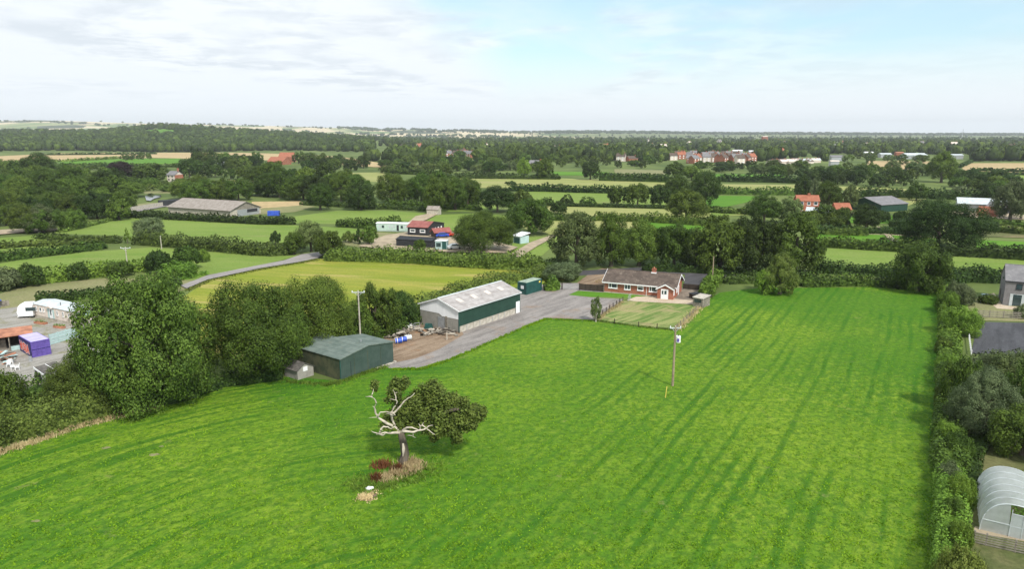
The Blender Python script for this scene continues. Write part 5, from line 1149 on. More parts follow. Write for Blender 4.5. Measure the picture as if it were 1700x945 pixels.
# left middle
T(66, 388, 56, 339, 'airy', 'grey', 'loose grey green tree with pale trunk below the left wood', lod=1, bark='birch')
T(250, 400, 54, 361, 'round', 'grey', 'grey green tree in the hedge right of the dark pole', lod=1)
T(266, 456, 46, 416, 'bush', 'dark', 'dark shrub left of the lane, first of four', lod=2, cat='shrub', name='shrub')
T(312, 450, 48, 409, 'bush', 'oak', 'round shrub left of the lane, second of four', lod=2, cat='shrub', name='shrub')
T(338, 436, 22, 413, 'bush', 'bright', 'small bright shrub at the right of the lane shrubs', lod=2, cat='shrub', name='shrub')
T(300, 464, 62, 434, 'bush', 'bright', 'bright low shrub in front of the lane shrubs', lod=2, cat='shrub', name='shrub')
T(50, 478, 46, 438, 'bush', 'dark', 'dark shrub in the left hedge above the brushwood screen', lod=2, cat='shrub', name='shrub')
T(130, 467, 36, 435, 'bush', 'dark', 'dark rounded bush on a short stem in the left hedge', lod=2, cat='shrub', name='shrub')
T(12, 484, 54, 442, 'bush', 'grey', 'grey green shrub at the left edge of the hedge', lod=2, cat='shrub', name='shrub')
T(200, 462, 46, 434, 'bush', 'oak', 'shrub beside the grey pole with white cross arm', lod=2, cat='shrub', name='shrub')
T(212, 405, 12, 378, 'cone', 'bright', 'ivy covered stump left of the grey green tree', lod=3)
T(457, 406, 19, 383, 'round', 'dark', 'small dark round tree alone in the green field', lod=2)
T(489, 424, 34, 385, 'round', 'oak', 'dark tree left of the lane end', lod=2)
T(517, 420, 48, 366, 'round', 'willow', 'tall grey green tree where the lane ends', lod=1)
T(546, 430, 50, 383, 'oak', 'oak', 'spreading tree right of the lane end', lod=1)
T(578, 404, 24, 383, 'round', 'brown', 'small brownish tree left of the dark conifer', lod=2)
T(596, 406, 16, 378, 'cone', 'dark', 'dark slim conifer beside the pale green mobile home', lod=2)
T(613, 408, 30, 374, 'round', 'oak2', 'green tree left of the pale green mobile home', lod=2)
T(697, 420, 22, 397, 'round', 'oak', 'small tree in front of the low black shed', lod=2)
T(803, 423, 108, 349, 'oak', 'oak', 'big dark round tree right of the red roofed farm', lod=0, k=1, depth=.9, base=.03)
T(878, 392, 80, 329, 'oak', 'oak', 'second big round tree behind the teal shelter', lod=1)
T(826, 354, 62, 308, 'round', 'dark', 'dark tree behind the two big round trees, left one', lod=1)
T(868, 352, 42, 314, 'round', 'oak2', 'paler tree behind the two big round trees, right one', lod=2)
T(927, 356, 28, 333, 'bush', 'dark', 'dark bush behind the willow', lod=2, cat='shrub', name='shrub')
# row behind the bungalow
T(957, 450, 88, 351, 'tall', 'willow', 'tall feathery tree left of the bungalow, first of the row', lod=1, k=0)
T(1014, 446, 66, 353, 'tall', 'oak', 'tall dark tree behind the left end of the bungalow roof', lod=1, k=1, base=.03)
T(1060, 445, 66, 364, 'round', 'oak2', 'tree behind the middle of the bungalow roof', lod=1, base=.03)
T(1118, 447, 80, 370, 'oak', 'oak', 'low broad tree behind the bungalow chimney', lod=1, base=.03)
T(1152, 450, 60, 392, 'round', 'dark', 'dark tree filling the gap behind the right gable', lod=1, base=.03)
T(1194, 454, 104, 359, 'oak', 'oak', 'very broad dark tree right of the bungalow', lod=1, k=0, base=.03)
T(1250, 458, 92, 356, 'oak', 'dark', 'broad dark tree second from the right end of the row', lod=1, k=2, base=.03)
T(1318, 458, 96, 353, 'tall', 'oak', 'tall dark tree at the right end of the row', lod=1, k=2, base=.03)
T(1294, 492, 60, 420, 'tall', 'yellow', 'yellow green willow at the field edge', lod=1, k=1, base=.0)
T(1270, 490, 34, 446, 'round', 'bright', 'low green sapling against the yellow green willow', lod=2, base=.0)
T(1268, 372, 56, 323, 'round', 'oak', 'round tree behind the row, left of the brick farmhouse', lod=1)
T(1310, 372, 40, 326, 'round', 'willow', 'greyer round tree touching the brick farmhouse', lod=2)
T(934, 468, 66, 434, 'bush', 'grey', 'wide grey green bush left of the gate', lod=1, cat='shrub', name='shrub')
T(898, 462, 40, 440, 'bush', 'brown', 'low brown green bush behind the clipped bush', lod=2, cat='shrub', name='shrub')
T(989, 536, 22, 492, 'airy', 'willow', 'thin pale sapling at the corner of the lawn', lod=2, base=.1, bark='birch')
T(1522, 489, 92, 404, 'oak', 'oak', 'round tree at the far right corner of the field', lod=1, k=1, base=.0)
T(1556, 418, 148, 331, 'oak', 'dark', 'huge dark spreading oak right of the green barn', lod=0, k=0, base=.05)
T(1437, 385, 46, 338, 'round', 'dark', 'dark tree in front of the green barn', lod=1, k=0)
T(1139, 370, 68, 313, 'oak', 'oak2', 'domed oak alone in the pale field', lod=1, k=2)
T(1024, 341, 36, 310, 'oak', 'oak', 'left one of the three oaks in the middle hedge', lod=2)
T(1058, 343, 38, 304, 'round', 'oak2', 'middle one of the three oaks in the middle hedge', lod=2)
T(1096, 344, 40, 306, 'oak', 'dark', 'right one of the three oaks in the middle hedge', lod=2)
T(1122, 335, 44, 290, 'round', 'oak', 'taller oak behind the domed oak, on its left', lod=1)
T(1170, 344, 54, 283, 'round', 'dark', 'tall dark oak behind the domed oak, on its right', lod=1)
T(1120, 296, 40, 268, 'round', 'oak', 'dark round tree below the village estate', lod=2)
T(1148, 300, 34, 274, 'round', 'oak2', 'paler round tree below the village estate', lod=2)
T(980, 299, 32, 267, 'round', 'dark', 'dark round tree standing in the long hedge', lod=2)
T(870, 295, 26, 261, 'round', 'bright', 'bright green tree above the long pale field', lod=2)
T(904, 298, 30, 262, 'round', 'oak', 'dull green tree right of the bright green tree', lod=2)
T(812, 295, 26, 268, 'round', 'dark', 'dark tree at the left end of the long hedge', lod=2)
T(741, 294, 22, 272, 'round', 'oak', 'lone tree in the hedge above the left pale field', lod=2)
T(848, 308, 20, 300, 'bush', 'dark', 'dark bush at the near edge of the long pale field', lod=3, cat='shrub', name='shrub')
T(1562, 304, 48, 251, 'tall', 'oak2', 'tall poplar-like tree rising above the right woods', lod=1)
T(1521, 334, 36, 301, 'round', 'oak', 'round tree right of the green barn roof', lod=2)
T(1640, 335, 34, 303, 'round', 'dark', 'dark tree above the long pale barn', lod=2)
T(1676, 372, 60, 296, 'round', 'grey', 'large grey green willow at the right edge', lod=1)
T(1694, 366, 40, 300, 'round', 'grey', 'grey willow cut off by the right edge of the picture', lod=2)
T(1333, 334, 32, 289, 'round', 'dark', 'dark tree behind the brick farmhouse chimney', lod=2)
T(1350, 335, 20, 296, 'tall', 'grey', 'pale slim tree behind the brick farmhouse', lod=2)
T(1375, 350, 44, 300, 'round', 'oak', 'big round tree right of the brick farmhouse', lod=1)
T(1410, 350, 28, 306, 'tall', 'willow', 'pale willow right of the brick farmhouse', lod=2)
T(1592, 328, 30, 308, 'bush', 'grey', 'grey shrub behind the huge dark oak', lod=2, cat='shrub', name='shrub')
T(65, 302, 54, 253, 'round', 'dark', 'tallest dark tree standing above the left wood', lod=1)
T(201, 301, 44, 267, 'round', 'copper', 'dark purple copper beech', lod=1)
T(252, 302, 52, 272, 'oak', 'oak', 'broad tree between the copper beech and the cottage', lod=2)
T(228, 300, 26, 282, 'round', 'brown', 'olive round tree right of the copper beech', lod=2)
T(315, 298, 34, 262, 'round', 'dark', 'dark tree right of the pale cottage', lod=2)
T(120, 302, 50, 274, 'round', 'oak2', 'mid green tree left of the white roofed shed', lod=2)
T(532, 350, 46, 303, 'round', 'oak', 'left one of two trees below the long belt', lod=1)
T(600, 350, 48, 303, 'oak', 'dark', 'right one of two trees below the long belt', lod=1)
T(728, 354, 52, 291, 'round', 'oak', 'tall tree above the stone shed', lod=1)
T(756, 350, 46, 292, 'round', 'oak2', 'tree right of the one above the stone shed', lod=1)
T(418, 325, 40, 305, 'bush', 'yellow', 'yellowish scrub below the long belt', lod=2, cat='shrub', name='shrub')
# groups nobody could tell one by one
def grove(poly, n, w, h, mats, kinds, label, group, lod=None, seed=1, mind=.55, ordl=False):
    rs = random.Random(seed); P_ = []; xs = [p[0] for p in poly]; ys = [p[1] for p in poly]; tries = 0
    while len(P_) < n and tries < 6000:
        tries += 1; x, y = rs.uniform(min(xs), max(xs)), rs.uniform(min(ys), max(ys)); ins = False
        for i in range(len(poly)):
            (x1, y1), (x2, y2) = poly[i], poly[(i + 1) % len(poly)]
            if (y1 > y) != (y2 > y) and x < (x2 - x1) * (y - y1) / (y2 - y1) + x1: ins = not ins
        if not ins: continue
        if any(abs(x - a) < w * mind and abs(y - b) < w * .22 for a, b in P_) and tries < 5000: continue
        P_.append((x, y))
    P_.sort()
    for k, (x, y) in enumerate(P_):
        ww = w * rs.uniform(.75, 1.25); hh = h * rs.uniform(.78, 1.18)
        lb = label if n > 14 else '%s from left, %s' % (ordinal(k), label)
        T(x, y, ww, y - hh, rs.choice(kinds), rs.choice(mats), lb, group, base=.05, lod=lod)
grove([(-30, 330), (60, 315), (150, 318), (205, 330), (208, 362), (190, 372), (100, 388), (-30, 392)], 26, 50, 44, ['oak', 'oak2', 'dark', 'oak'], ['round', 'oak'], 'leafy tree in the dense wood left of the long barn', 'trees of the left wood', seed=3)
grove([(-30, 300), (40, 298), (170, 300), (225, 318), (240, 332), (200, 336), (100, 322), (-30, 332)], 20, 42, 34, ['oak', 'oak2', 'brown', 'dark'], ['round', 'oak'], 'tree on the far side of the left wood', 'trees behind the left wood', seed=4)
grove([(305, 328), (400, 326), (402, 338), (305, 338)], 6, 48, 38, ['oak', 'oak2'], ['round', 'oak'], 'dense green tree just behind the long barn', 'trees behind the long barn', seed=5, mind=.4)
grove([(205, 306), (300, 304), (300, 318), (225, 322)], 10, 22, 13, ['oak2', 'brown', 'willow'], ['bush', 'round'], 'low scrubby tree above the pond', 'scrub above the pond', seed=6)
grove([(436, 316), (590, 318), (596, 332), (560, 338), (436, 330)], 14, 48, 48, ['oak', 'oak', 'oak2', 'dark'], ['round', 'tall', 'oak'], 'tree of the long dense belt in the left middle distance', 'trees of the long belt', seed=7, mind=.4)
grove([(630, 330), (700, 330), (785, 336), (785, 344), (640, 340)], 9, 46, 46, ['oak', 'oak2', 'oak'], ['round', 'tall'], 'tree of the belt behind the stone shed', 'trees of the belt behind the stone shed', seed=8, mind=.45)
grove([(325, 272), (435, 270), (440, 300), (325, 300)], 17, 27, 24, ['oak', 'oak2', 'dark', 'oak'], ['round'], 'tree scattered right of the pale cottage', 'trees right of the cottage', seed=9)
grove([(85, 281), (190, 279), (190, 287), (85, 288)], 10, 18, 10, ['oak', 'oak2', 'dark'], ['round', 'bush'], 'small tree above the white roofed shed', 'small trees above the white roofed shed', seed=10)
grove([(200, 262), (270, 261), (268, 267), (205, 267)], 9, 11, 9, ['oak2', 'oak'], ['cone', 'round'], 'small tree in the clump on the stubble field', 'clump on the stubble field', seed=12)
grove([(490, 270), (600, 275), (625, 286), (500, 284)], 10, 27, 20, ['oak', 'dark', 'oak2'], ['round'], 'round tree right of the red brick barns', 'trees right of the brick barns', seed=13)
grove([(630, 276), (700, 272), (840, 278), (900, 288), (720, 289), (640, 290)], 22, 24, 17, ['oak', 'oak2', 'dark', 'brown', 'willow'], ['round'], 'tree in the mixed woodland below the left distant estate', 'woodland below the left distant estate', seed=14)
grove([(640, 262), (840, 266), (1000, 270), (1110, 272), (1110, 281), (900, 284), (640, 274)], 34, 20, 15, ['oak', 'oak2', 'dark'], ['round'], 'tree in the broad woodland across the centre distance', 'woodland across the centre distance', seed=15)
grove([(1350, 300), (1500, 304), (1505, 311), (1350, 309)], 12, 28, 24, ['dark', 'oak', 'dark'], ['round'], 'dark tree in the dense belt above the brick farmhouse', 'dense belt above the brick farmhouse', seed=16, mind=.38)
grove([(1250, 280), (1560, 284), (1560, 300), (1330, 300), (1250, 290)], 26, 26, 18, ['oak', 'oak2', 'dark', 'willow'], ['round'], 'tree in the woodland below the pale chalets', 'woodland below the chalets', seed=17)
grove([(1570, 292), (1690, 302), (1700, 322), (1590, 318)], 14, 30, 18, ['dark', 'oak', 'oak2'], ['round', 'bush'], 'tree behind the right-hand farm', 'trees behind the right-hand farm', seed=18)
grove([(1160, 276), (1290, 279), (1290, 287), (1160, 286)], 12, 22, 12, ['oak', 'dark', 'oak2'], ['round'], 'tree in the belt just below the village estate', 'belt below the village estate', seed=19)
grove([(1430, 366), (1500, 370), (1490, 386), (1420, 384)], 5, 30, 20, ['dark', 'oak'], ['bush'], 'bushy tree in the hedge beside the dark tree', 'bushy trees in the strip hedge', seed=20)
grove([(1345, 362), (1400, 368), (1390, 386), (1345, 384)], 6, 34, 24, ['oak', 'oak2'], ['bush', 'round'], 'green tree below the brick farmhouse', 'trees below the brick farmhouse', seed=21)
grove([(1400, 262), (1545, 268), (1545, 275), (1400, 272)], 8, 22, 13, ['oak', 'oak2'], ['round'], 'tree standing before the right-hand works', 'trees before the right-hand works', seed=22)
# right edge shrubs round the arena and polytunnel
T(1592, 508, 44, 468, 'bush', 'grey', 'grey green shrub at the top of the right-hand hedge', lod=1, cat='shrub', name='shrub', base=0)
T(1594, 560, 62, 508, 'bush', 'bright', 'bright rounded shrub beside the arena fence', lod=1, cat='shrub', name='shrub', base=0)
T(1572, 522, 40, 484, 'bush', 'bright', 'small bright shrub above the arena shrub', lod=1, cat='shrub', name='shrub', base=0)
T(1640, 506, 30, 488, 'bush', 'oak', 'small garden bush left of the grey house', lod=2, cat='shrub', name='shrub', base=0)
T(1694, 530, 24, 504, 'bush', 'grey', 'small grey bush in front of the grey house', lod=2, cat='shrub', name='shrub', base=0)
T(1628, 735, 110, 612, 'tall', 'grey_w', 'large grey green willow above the polytunnel', lod=0, k=1, base=0)
T(1592, 690, 70, 592, 'bush', 'oak2', 'green shrub left of the large grey willow', lod=1, cat='shrub', name='shrub', base=0)
T(1678, 660, 90, 590, 'round', 'willow', 'pale leaved tree right of the large grey willow', lod=1, base=0)
T(1702, 700, 90, 595, 'tall', 'oak2', 'mid green tree at the right edge behind the willow', lod=1, base=0)
T(1694, 770, 110, 680, 'round', 'oak', 'dark green tree at the right edge behind the polytunnel', lod=1, k=1, base=0)
T(1640, 640, 50, 588, 'bush', 'grey', 'small grey shrub at the near edge of the arena', lod=1, cat='shrub', name='shrub', base=0)
T(1720, 625, 80, 592, 'bush', 'yellow', 'yellow green flowering shrub at the near corner of the arena', lod=1, cat='shrub', name='shrub', base=0)
# mixed shrubs breaking up the right-hand hedge
HS = [(1583, 930, 46, 862, 'bright'), (1576, 880, 40, 825, 'oak2'), (1592, 850, 44, 790, 'bright'), (1574, 812, 38, 768, 'grey'), (1588, 770, 48, 716, 'oak2'), (1572, 742, 40, 700, 'bright'), (1586, 715, 46, 664, 'grey'), (1570, 680, 40, 640, 'oak2'), (1584, 650, 48, 604, 'willow'), (1570, 622, 36, 588, 'bright'), (1568, 590, 30, 560, 'oak2'), (1584, 1010, 70, 908, 'yellow')]
for i, (px, py, w_, tp, m_) in enumerate(HS):
    T(px, py, w_, tp, 'bush', m_, '%s %s shrub in the right-hand hedge, %s from the bottom of the picture' % (('low', 'rounded', 'bushy')[i % 3], {'bright': 'bright green', 'oak2': 'mid green', 'grey': 'grey green', 'willow': 'pale green', 'yellow': 'yellow green'}[m_], ordinal((i + 1) % 12)), 'shrubs growing out of the right-hand hedge', lod=1, cat='shrub', name='shrub', base=0)
# clipped bushes by the bungalow
hedge([(904, 483), (928, 481)], 3.2, 3.1, 'bright', 'clipped round bush between the teal container and the gate', clipped=False, lump=.1, name='clipped_bush', cat='bush', dens=1.4)
hedge([(1170, 497), (1180, 478), (1192, 466)], 3.0, 2.6, 'bright', 'bright clipped hedge right of the bungalow', clipped=False, lump=.12, dens=1.4)

# ------------------------------------------------------------------ the old oak in the field
def old_oak():
    x0, y0 = G(670, 771); Y0 = y0; sx = lambda p: (560 + p[0] / 3.633, 600 + p[1] / 3.633)
    t = thing('dying_oak', 'old half dead oak with bleached bare limbs in the middle of the field', 'tree', (x0, Y0, 0))
    def pt(p, dy=0.0): a, b = sx(p); q = PY(a, b, Y0 + dy); return (q[0] - x0, dy, q[2])
    rn = random.Random(2)
    MB().tube([(0, 0, -.1), pt((401, 600)), pt((408, 560)), pt((400, 500)), pt((388, 450)), pt((383, 430))], [.62, .46, .40, .37, .33, .26], 12, jit=.12, rnd=rn).build('trunk', 'bark', t, True)
    MB().tube([pt((396, 575), -.38), pt((398, 530), -.36), pt((396, 495), -.34)], [.05, .16, .08], 7, jit=.2, rnd=rn).build('bare_scar', 'deadwood', t)
    limbs = [([(385, 435), (350, 432), (320, 437), (285, 433), (255, 440), (238, 442)], .20, -1.4), ([(250, 440), (225, 432), (204, 421)], .08, -1.6), ([(255, 438), (262, 412), (280, 393), (305, 398), (322, 408), (342, 398)], .14, -1.2),
             ([(245, 440), (270, 448), (290, 440), (282, 425)], .10, -1.5), ([(283, 394), (276, 405), (266, 432)], .08, -1.0), ([(270, 445), (240, 436), (232, 448)], .07, -1.7),
             ([(383, 432), (400, 415), (420, 400), (450, 402), (480, 412), (500, 418)], .20, -1.0), ([(395, 425), (430, 424), (462, 430), (490, 418), (520, 412), (540, 408), (565, 430), (588, 444)], .17, -1.6), ([(535, 410), (550, 392), (578, 387)], .10, -1.6), ([(498, 416), (500, 395), (490, 378)], .12, -1.2), ([(498, 398), (512, 385), (520, 370)], .09, -1.2), ([(510, 385), (535, 405), (585, 440)], .08, -1.5), ([(455, 428), (455, 455), (475, 462)], .07, -1.4), ([(450, 450), (415, 448)], .05, -1.4),
             ([(385, 435), (350, 400), (300, 375), (262, 352), (245, 342), (232, 315), (222, 275), (236, 250), (222, 228), (208, 213)], .21, -.8), ([(212, 216), (190, 215), (168, 212)], .09, -.9), ([(206, 208), (214, 190), (218, 168)], .09, -.8), ([(225, 282), (212, 270)], .05, -.8), ([(245, 338), (215, 338), (188, 345)], .05, -.8), ([(243, 335), (262, 310), (300, 305), (325, 312)], .10, -.9),
             ([(352, 400), (330, 350), (325, 318), (335, 290), (352, 268), (360, 240), (345, 232), (318, 230)], .15, -.6), ([(328, 322), (350, 305), (378, 275), (400, 245), (430, 222), (452, 210), (466, 192)], .14, -.5), ([(340, 330), (310, 315), (290, 325)], .08, -.6), ([(355, 240), (352, 212), (345, 190), (335, 172)], .09, -.3), ([(350, 192), (362, 188)], .05, -.3), ([(350, 328), (330, 308), (300, 315), (288, 305)], .07, -.8), ([(390, 258), (405, 250)], .05, -.5)]
    for pts, r, dy in limbs:
        dense = []
        for i in range(len(pts) - 1):
            for f in (0, .5):
                q = [pts[i][0] * (1 - f) + pts[i + 1][0] * f, pts[i][1] * (1 - f) + pts[i + 1][1] * f]; dense.append(q)
        dense.append(pts[-1]); n = len(dense); base = pts[0] in ((385, 435), (383, 432), (352, 400))
        P3 = [pt((q[0] + rn.uniform(-2, 2) * (0 < i < n - 1), q[1] + rn.uniform(-2, 2) * (0 < i < n - 1)), dy * (i / (n - 1) if base else 1)) for i, q in enumerate(dense)]
        MB().tube(P3, [r * .82 * (1 - .80 * i / (n - 1)) for i in range(n)], 7, jit=.12, rnd=rn).build('dead_limb', 'deadwood', t, True)
    for pts in ([(388, 440), (430, 400), (500, 350), (600, 320), (700, 310)], [(388, 445), (440, 380), (480, 290), (520, 220)], [(500, 350), (600, 380), (680, 420)], [(385, 430), (360, 340), (370, 250)], [(600, 320), (720, 290), (800, 300)]):
        MB().tube([pt(p, .5 + i * .4) for i, p in enumerate(pts)], [.22 - .035 * i for i in range(len(pts))], 7).build('branch', 'bark', t, True)
    # live crown: clusters on the branches
    rs = np.random.RandomState(8)
    lob = [(228, 148, 22, 0), (360, 150, 40, .8), (410, 140, 32, 1), (330, 200, 40, 1), (470, 300, 60, 1.2), (430, 270, 50, 1.4), (390, 320, 46, 1), (330, 340, 36, .6), (300, 370, 30, .3), (380, 370, 38, .8), (560, 160, 42, 1.5), (590, 200, 50, 1.5), (530, 230, 56, 1.6), (470, 240, 46, 1.8), (640, 230, 56, 1.6), (600, 290, 66, 1.2), (690, 260, 48, 1.6), (720, 300, 56, 1.4), (660, 330, 62, 1.0), (760, 270, 40, 1.6), (800, 300, 44, 1.4), (840, 310, 42, 1.6), (870, 320, 28, 1.5), (780, 350, 46, 1.0), (720, 370, 50, .8), (640, 400, 46, .6), (690, 430, 40, .4), (710, 470, 28, .3), (580, 370, 52, .6), (520, 340, 56, .8), (830, 370, 30, .9), (600, 460, 26, .4), (540, 300, 50, 2.2), (640, 290, 60, 2.6), (740, 320, 50, 2.4), (480, 380, 34, .5), (560, 430, 30, .2), (430, 350, 44, 1.6)]
    vs, ps, ns = [], [], []; fc = []; off = 0; px = math.hypot(Y0, H) / F / 3.633 * 1.0
    for a, b, r, dy in lob:
        c = np.array(pt((a, b), dy)); R = r * px * 1.2
        for k in range(6):
            d = rs.normal(0, 1, 3); d /= np.linalg.norm(d); sc_c = c + d * R * .75; rr = R * rs.uniform(.35, .6); m = int(26 + 760 * rr * rr)
            e = rs.normal(0, 1, (m, 3)); e /= np.linalg.norm(e, axis=1)[:, None]; ps.append(sc_c + e * (rr * rs.uniform(.5, 1.55, m))[:, None]); ns.append(e + np.array([0, 0, .5]))
        cv, cf = lumpy_ball(rs, c, R * .26, 1, .3); vs.append(cv); fc.append(cf + off); off += len(cv)
    v, f4 = leafquads(rs, np.concatenate(ps), np.concatenate(ns), .24, .6)
    o = link_mesh('crown', npmesh('crown', np.concatenate(vs + [v]), [np.concatenate(fc), f4 + off], ['fresh']), t)
old_oak()
def patch(name, pts, n, h, w, mat, label, spread=1.0, cat='grass', tilt=.35, seed=1, px=True):
    rs = np.random.RandomState(seed); W = np.array([G(*p) for p in pts]); i = rs.randint(0, max(1, len(W) - 1), n); j = np.minimum(i + 1, len(W) - 1); f = rs.uniform(0, 1, n)[:, None]
    p = W[i] * (1 - f) + W[j] * f + rs.normal(0, spread, (n, 2)); cl = np.sin(p[:, 0] * 3.1) * np.sin(p[:, 1] * 2.7) > -.55
    p = p[cl]; v, fc = blades(rs, np.column_stack([p, np.full(len(p), .02)]), h, w, tilt)
    o = link_mesh(name, npmesh(name, v, [fc], [mat])); tagp(o, label, cat, kind='stuff')
patch('dry_grass', [(668, 775), (682, 768), (694, 778), (672, 788), (648, 792), (636, 800)], 2000, .5, .06, 'straw', 'tall straw coloured grass round the foot of the old oak', .42, seed=2)
patch('dock_plants', [(626, 776), (640, 774)], 420, .6, .06, 'russet', 'rust red dock stems left of the old oak trunk', .32, seed=3)
patch('dock_plants', [(654, 780), (662, 782)], 260, .6, .06, 'russet', 'rust red dock stems in front of the old oak trunk', .25, seed=4)
patch('dock_plants', [(623, 800), (625, 796)], 300, .7, .08, 'russet', 'small rust red dock clump above the white stone', .18, seed=5)
patch('rough_grass', [(590, 800), (610, 810), (640, 806), (690, 792), (716, 772)], 2600, .32, .06, 'bright', 'uneven rough grass strip under the old oak', .75, seed=6, tilt=.6)
patch('dry_grass', [(600, 828), (618, 824)], 700, .16, .05, 'straw', 'flattened straw patch round the white stone', .4, seed=7, tilt=.8)
poly_px('soil', [(594, 822), (606, 815), (624, 816), (627, 826), (612, 834), (598, 832)], .025, 'soil', label='bare earth patch in front of the old oak')
rs0 = np.random.RandomState(1); v, f = ICO[1]; o = link_mesh('white_stone', npmesh('white_stone', v * np.array([.42, .28, .17]) * (1 + rs0.normal(0, .12, (len(v), 1))), [f], ['white'])); o.location = (*G(614, 813), .12); tagp(o, 'white stone lying on the bare earth in front of the old oak', 'stone')
def tufts():
    rs = np.random.RandomState(40); n = 150000; px = rs.uniform(-40, 1600, n); py = 520 + (1000 - 520) * rs.uniform(0, 1, n) ** .8
    r0 = np.array([(a - 850) / F for a in px]); b = (472.5 - py) / F; dy = math.cos(P) + b * math.sin(P); dz = -math.sin(P) + b * math.cos(P); t = -H / dz; X = r0 * t; Y = dy * t
    q = np.sin(X * 1.9 + np.sin(Y * .7) * 2) * np.sin(Y * 1.6 + np.sin(X * .9) * 2) + rs.normal(0, .5, n) > .1
    X, Y = X[q], Y[q]; poly = [G(*p) for p in FIELDS[0][1]]; ins = np.zeros(len(X), bool)
    for i in range(len(poly)):
        (x1, y1), (x2, y2) = poly[i], poly[(i + 1) % len(poly)]
        c = ((y1 > Y) != (y2 > Y)) & (X < (x2 - x1) * (Y - y1) / (y2 - y1 + 1e-9) + x1); ins ^= c
    X, Y = X[ins], Y[ins]; v, fc = blades(rs, np.column_stack([X, Y, np.full(len(X), .015)]), .10, .075, .9)
    o = link_mesh('grass', npmesh('grass', v, [fc], ['tuft'])); tagp(o, 'tussocky bright green grass of the main field', 'grass', kind='stuff')
tufts()
# dry verge along the left hedge
patch('dry_grass', [(-60, 772), (0, 752), (60, 734), (130, 708), (190, 694), (260, 676)], 5200, .36, .05, 'straw', 'dry straw grass along the foot of the left hedge', .45, seed=9)
patch('dry_grass', [(330, 652), (372, 638), (420, 630), (455, 627)], 1300, .3, .05, 'straw', 'dry straw grass at the foot of the dark round tree', .4, seed=10)
patch('rough_grass', [(470, 634), (540, 640), (566, 636), (600, 622), (640, 610)], 2600, .35, .05, 'bright', 'rough grass at the foot of the green shed', .35, seed=11)
patch('dry_grass', [(1034, 502), (1012, 516), (990, 532)], 900, .4, .05, 'straw', 'dry grass along the left fence of the lawn', .3, seed=12)
patch('dry_grass', [(1165, 508), (1145, 527), (1124, 548)], 1400, .45, .05, 'straw', 'dry grass along the right fence of the lawn', .4, seed=13)
patch('rough_grass', [(988, 533), (1060, 543), (1122, 549)], 900, .3, .05, 'bright', 'uncut grass along the near fence of the lawn', .2, seed=14)
patch('rough_grass', [(653, 614), (700, 613), (745, 599), (800, 575), (868, 545), (905, 530), (985, 534)], 5200, .22, .07, 'tuft', 'ragged grass edge along the gravel yard', .22, seed=31)
patch('rough_grass', [(310, 484), (345, 468), (430, 449), (500, 437), (528, 432)], 1600, .4, .10, 'yellow', 'long grass verge along the lane', .4, seed=32)
# small bare scrapes in the field
for k, (px, py, a, b) in enumerate(((177, 744, .45, .2), (256, 756, .6, .25), (60, 866, .4, .15), (268, 742, .3, .12))):
    c = G(px, py); rs_ = random.Random(k); me = bpy.data.meshes.new('bare_patch'); n = 14
    me.from_pydata([(c[0] + math.cos(6.283 * i / n) * a * rs_.uniform(.6, 1.2), c[1] + math.sin(6.283 * i / n) * b * 1.6 * rs_.uniform(.6, 1.2), .022 + k * .001) for i in range(n)], [], [tuple(range(n))]); me.materials.append(M['g_khaki']); o = link_mesh('soil', me); tagp(o, None, None, None, 'structure')

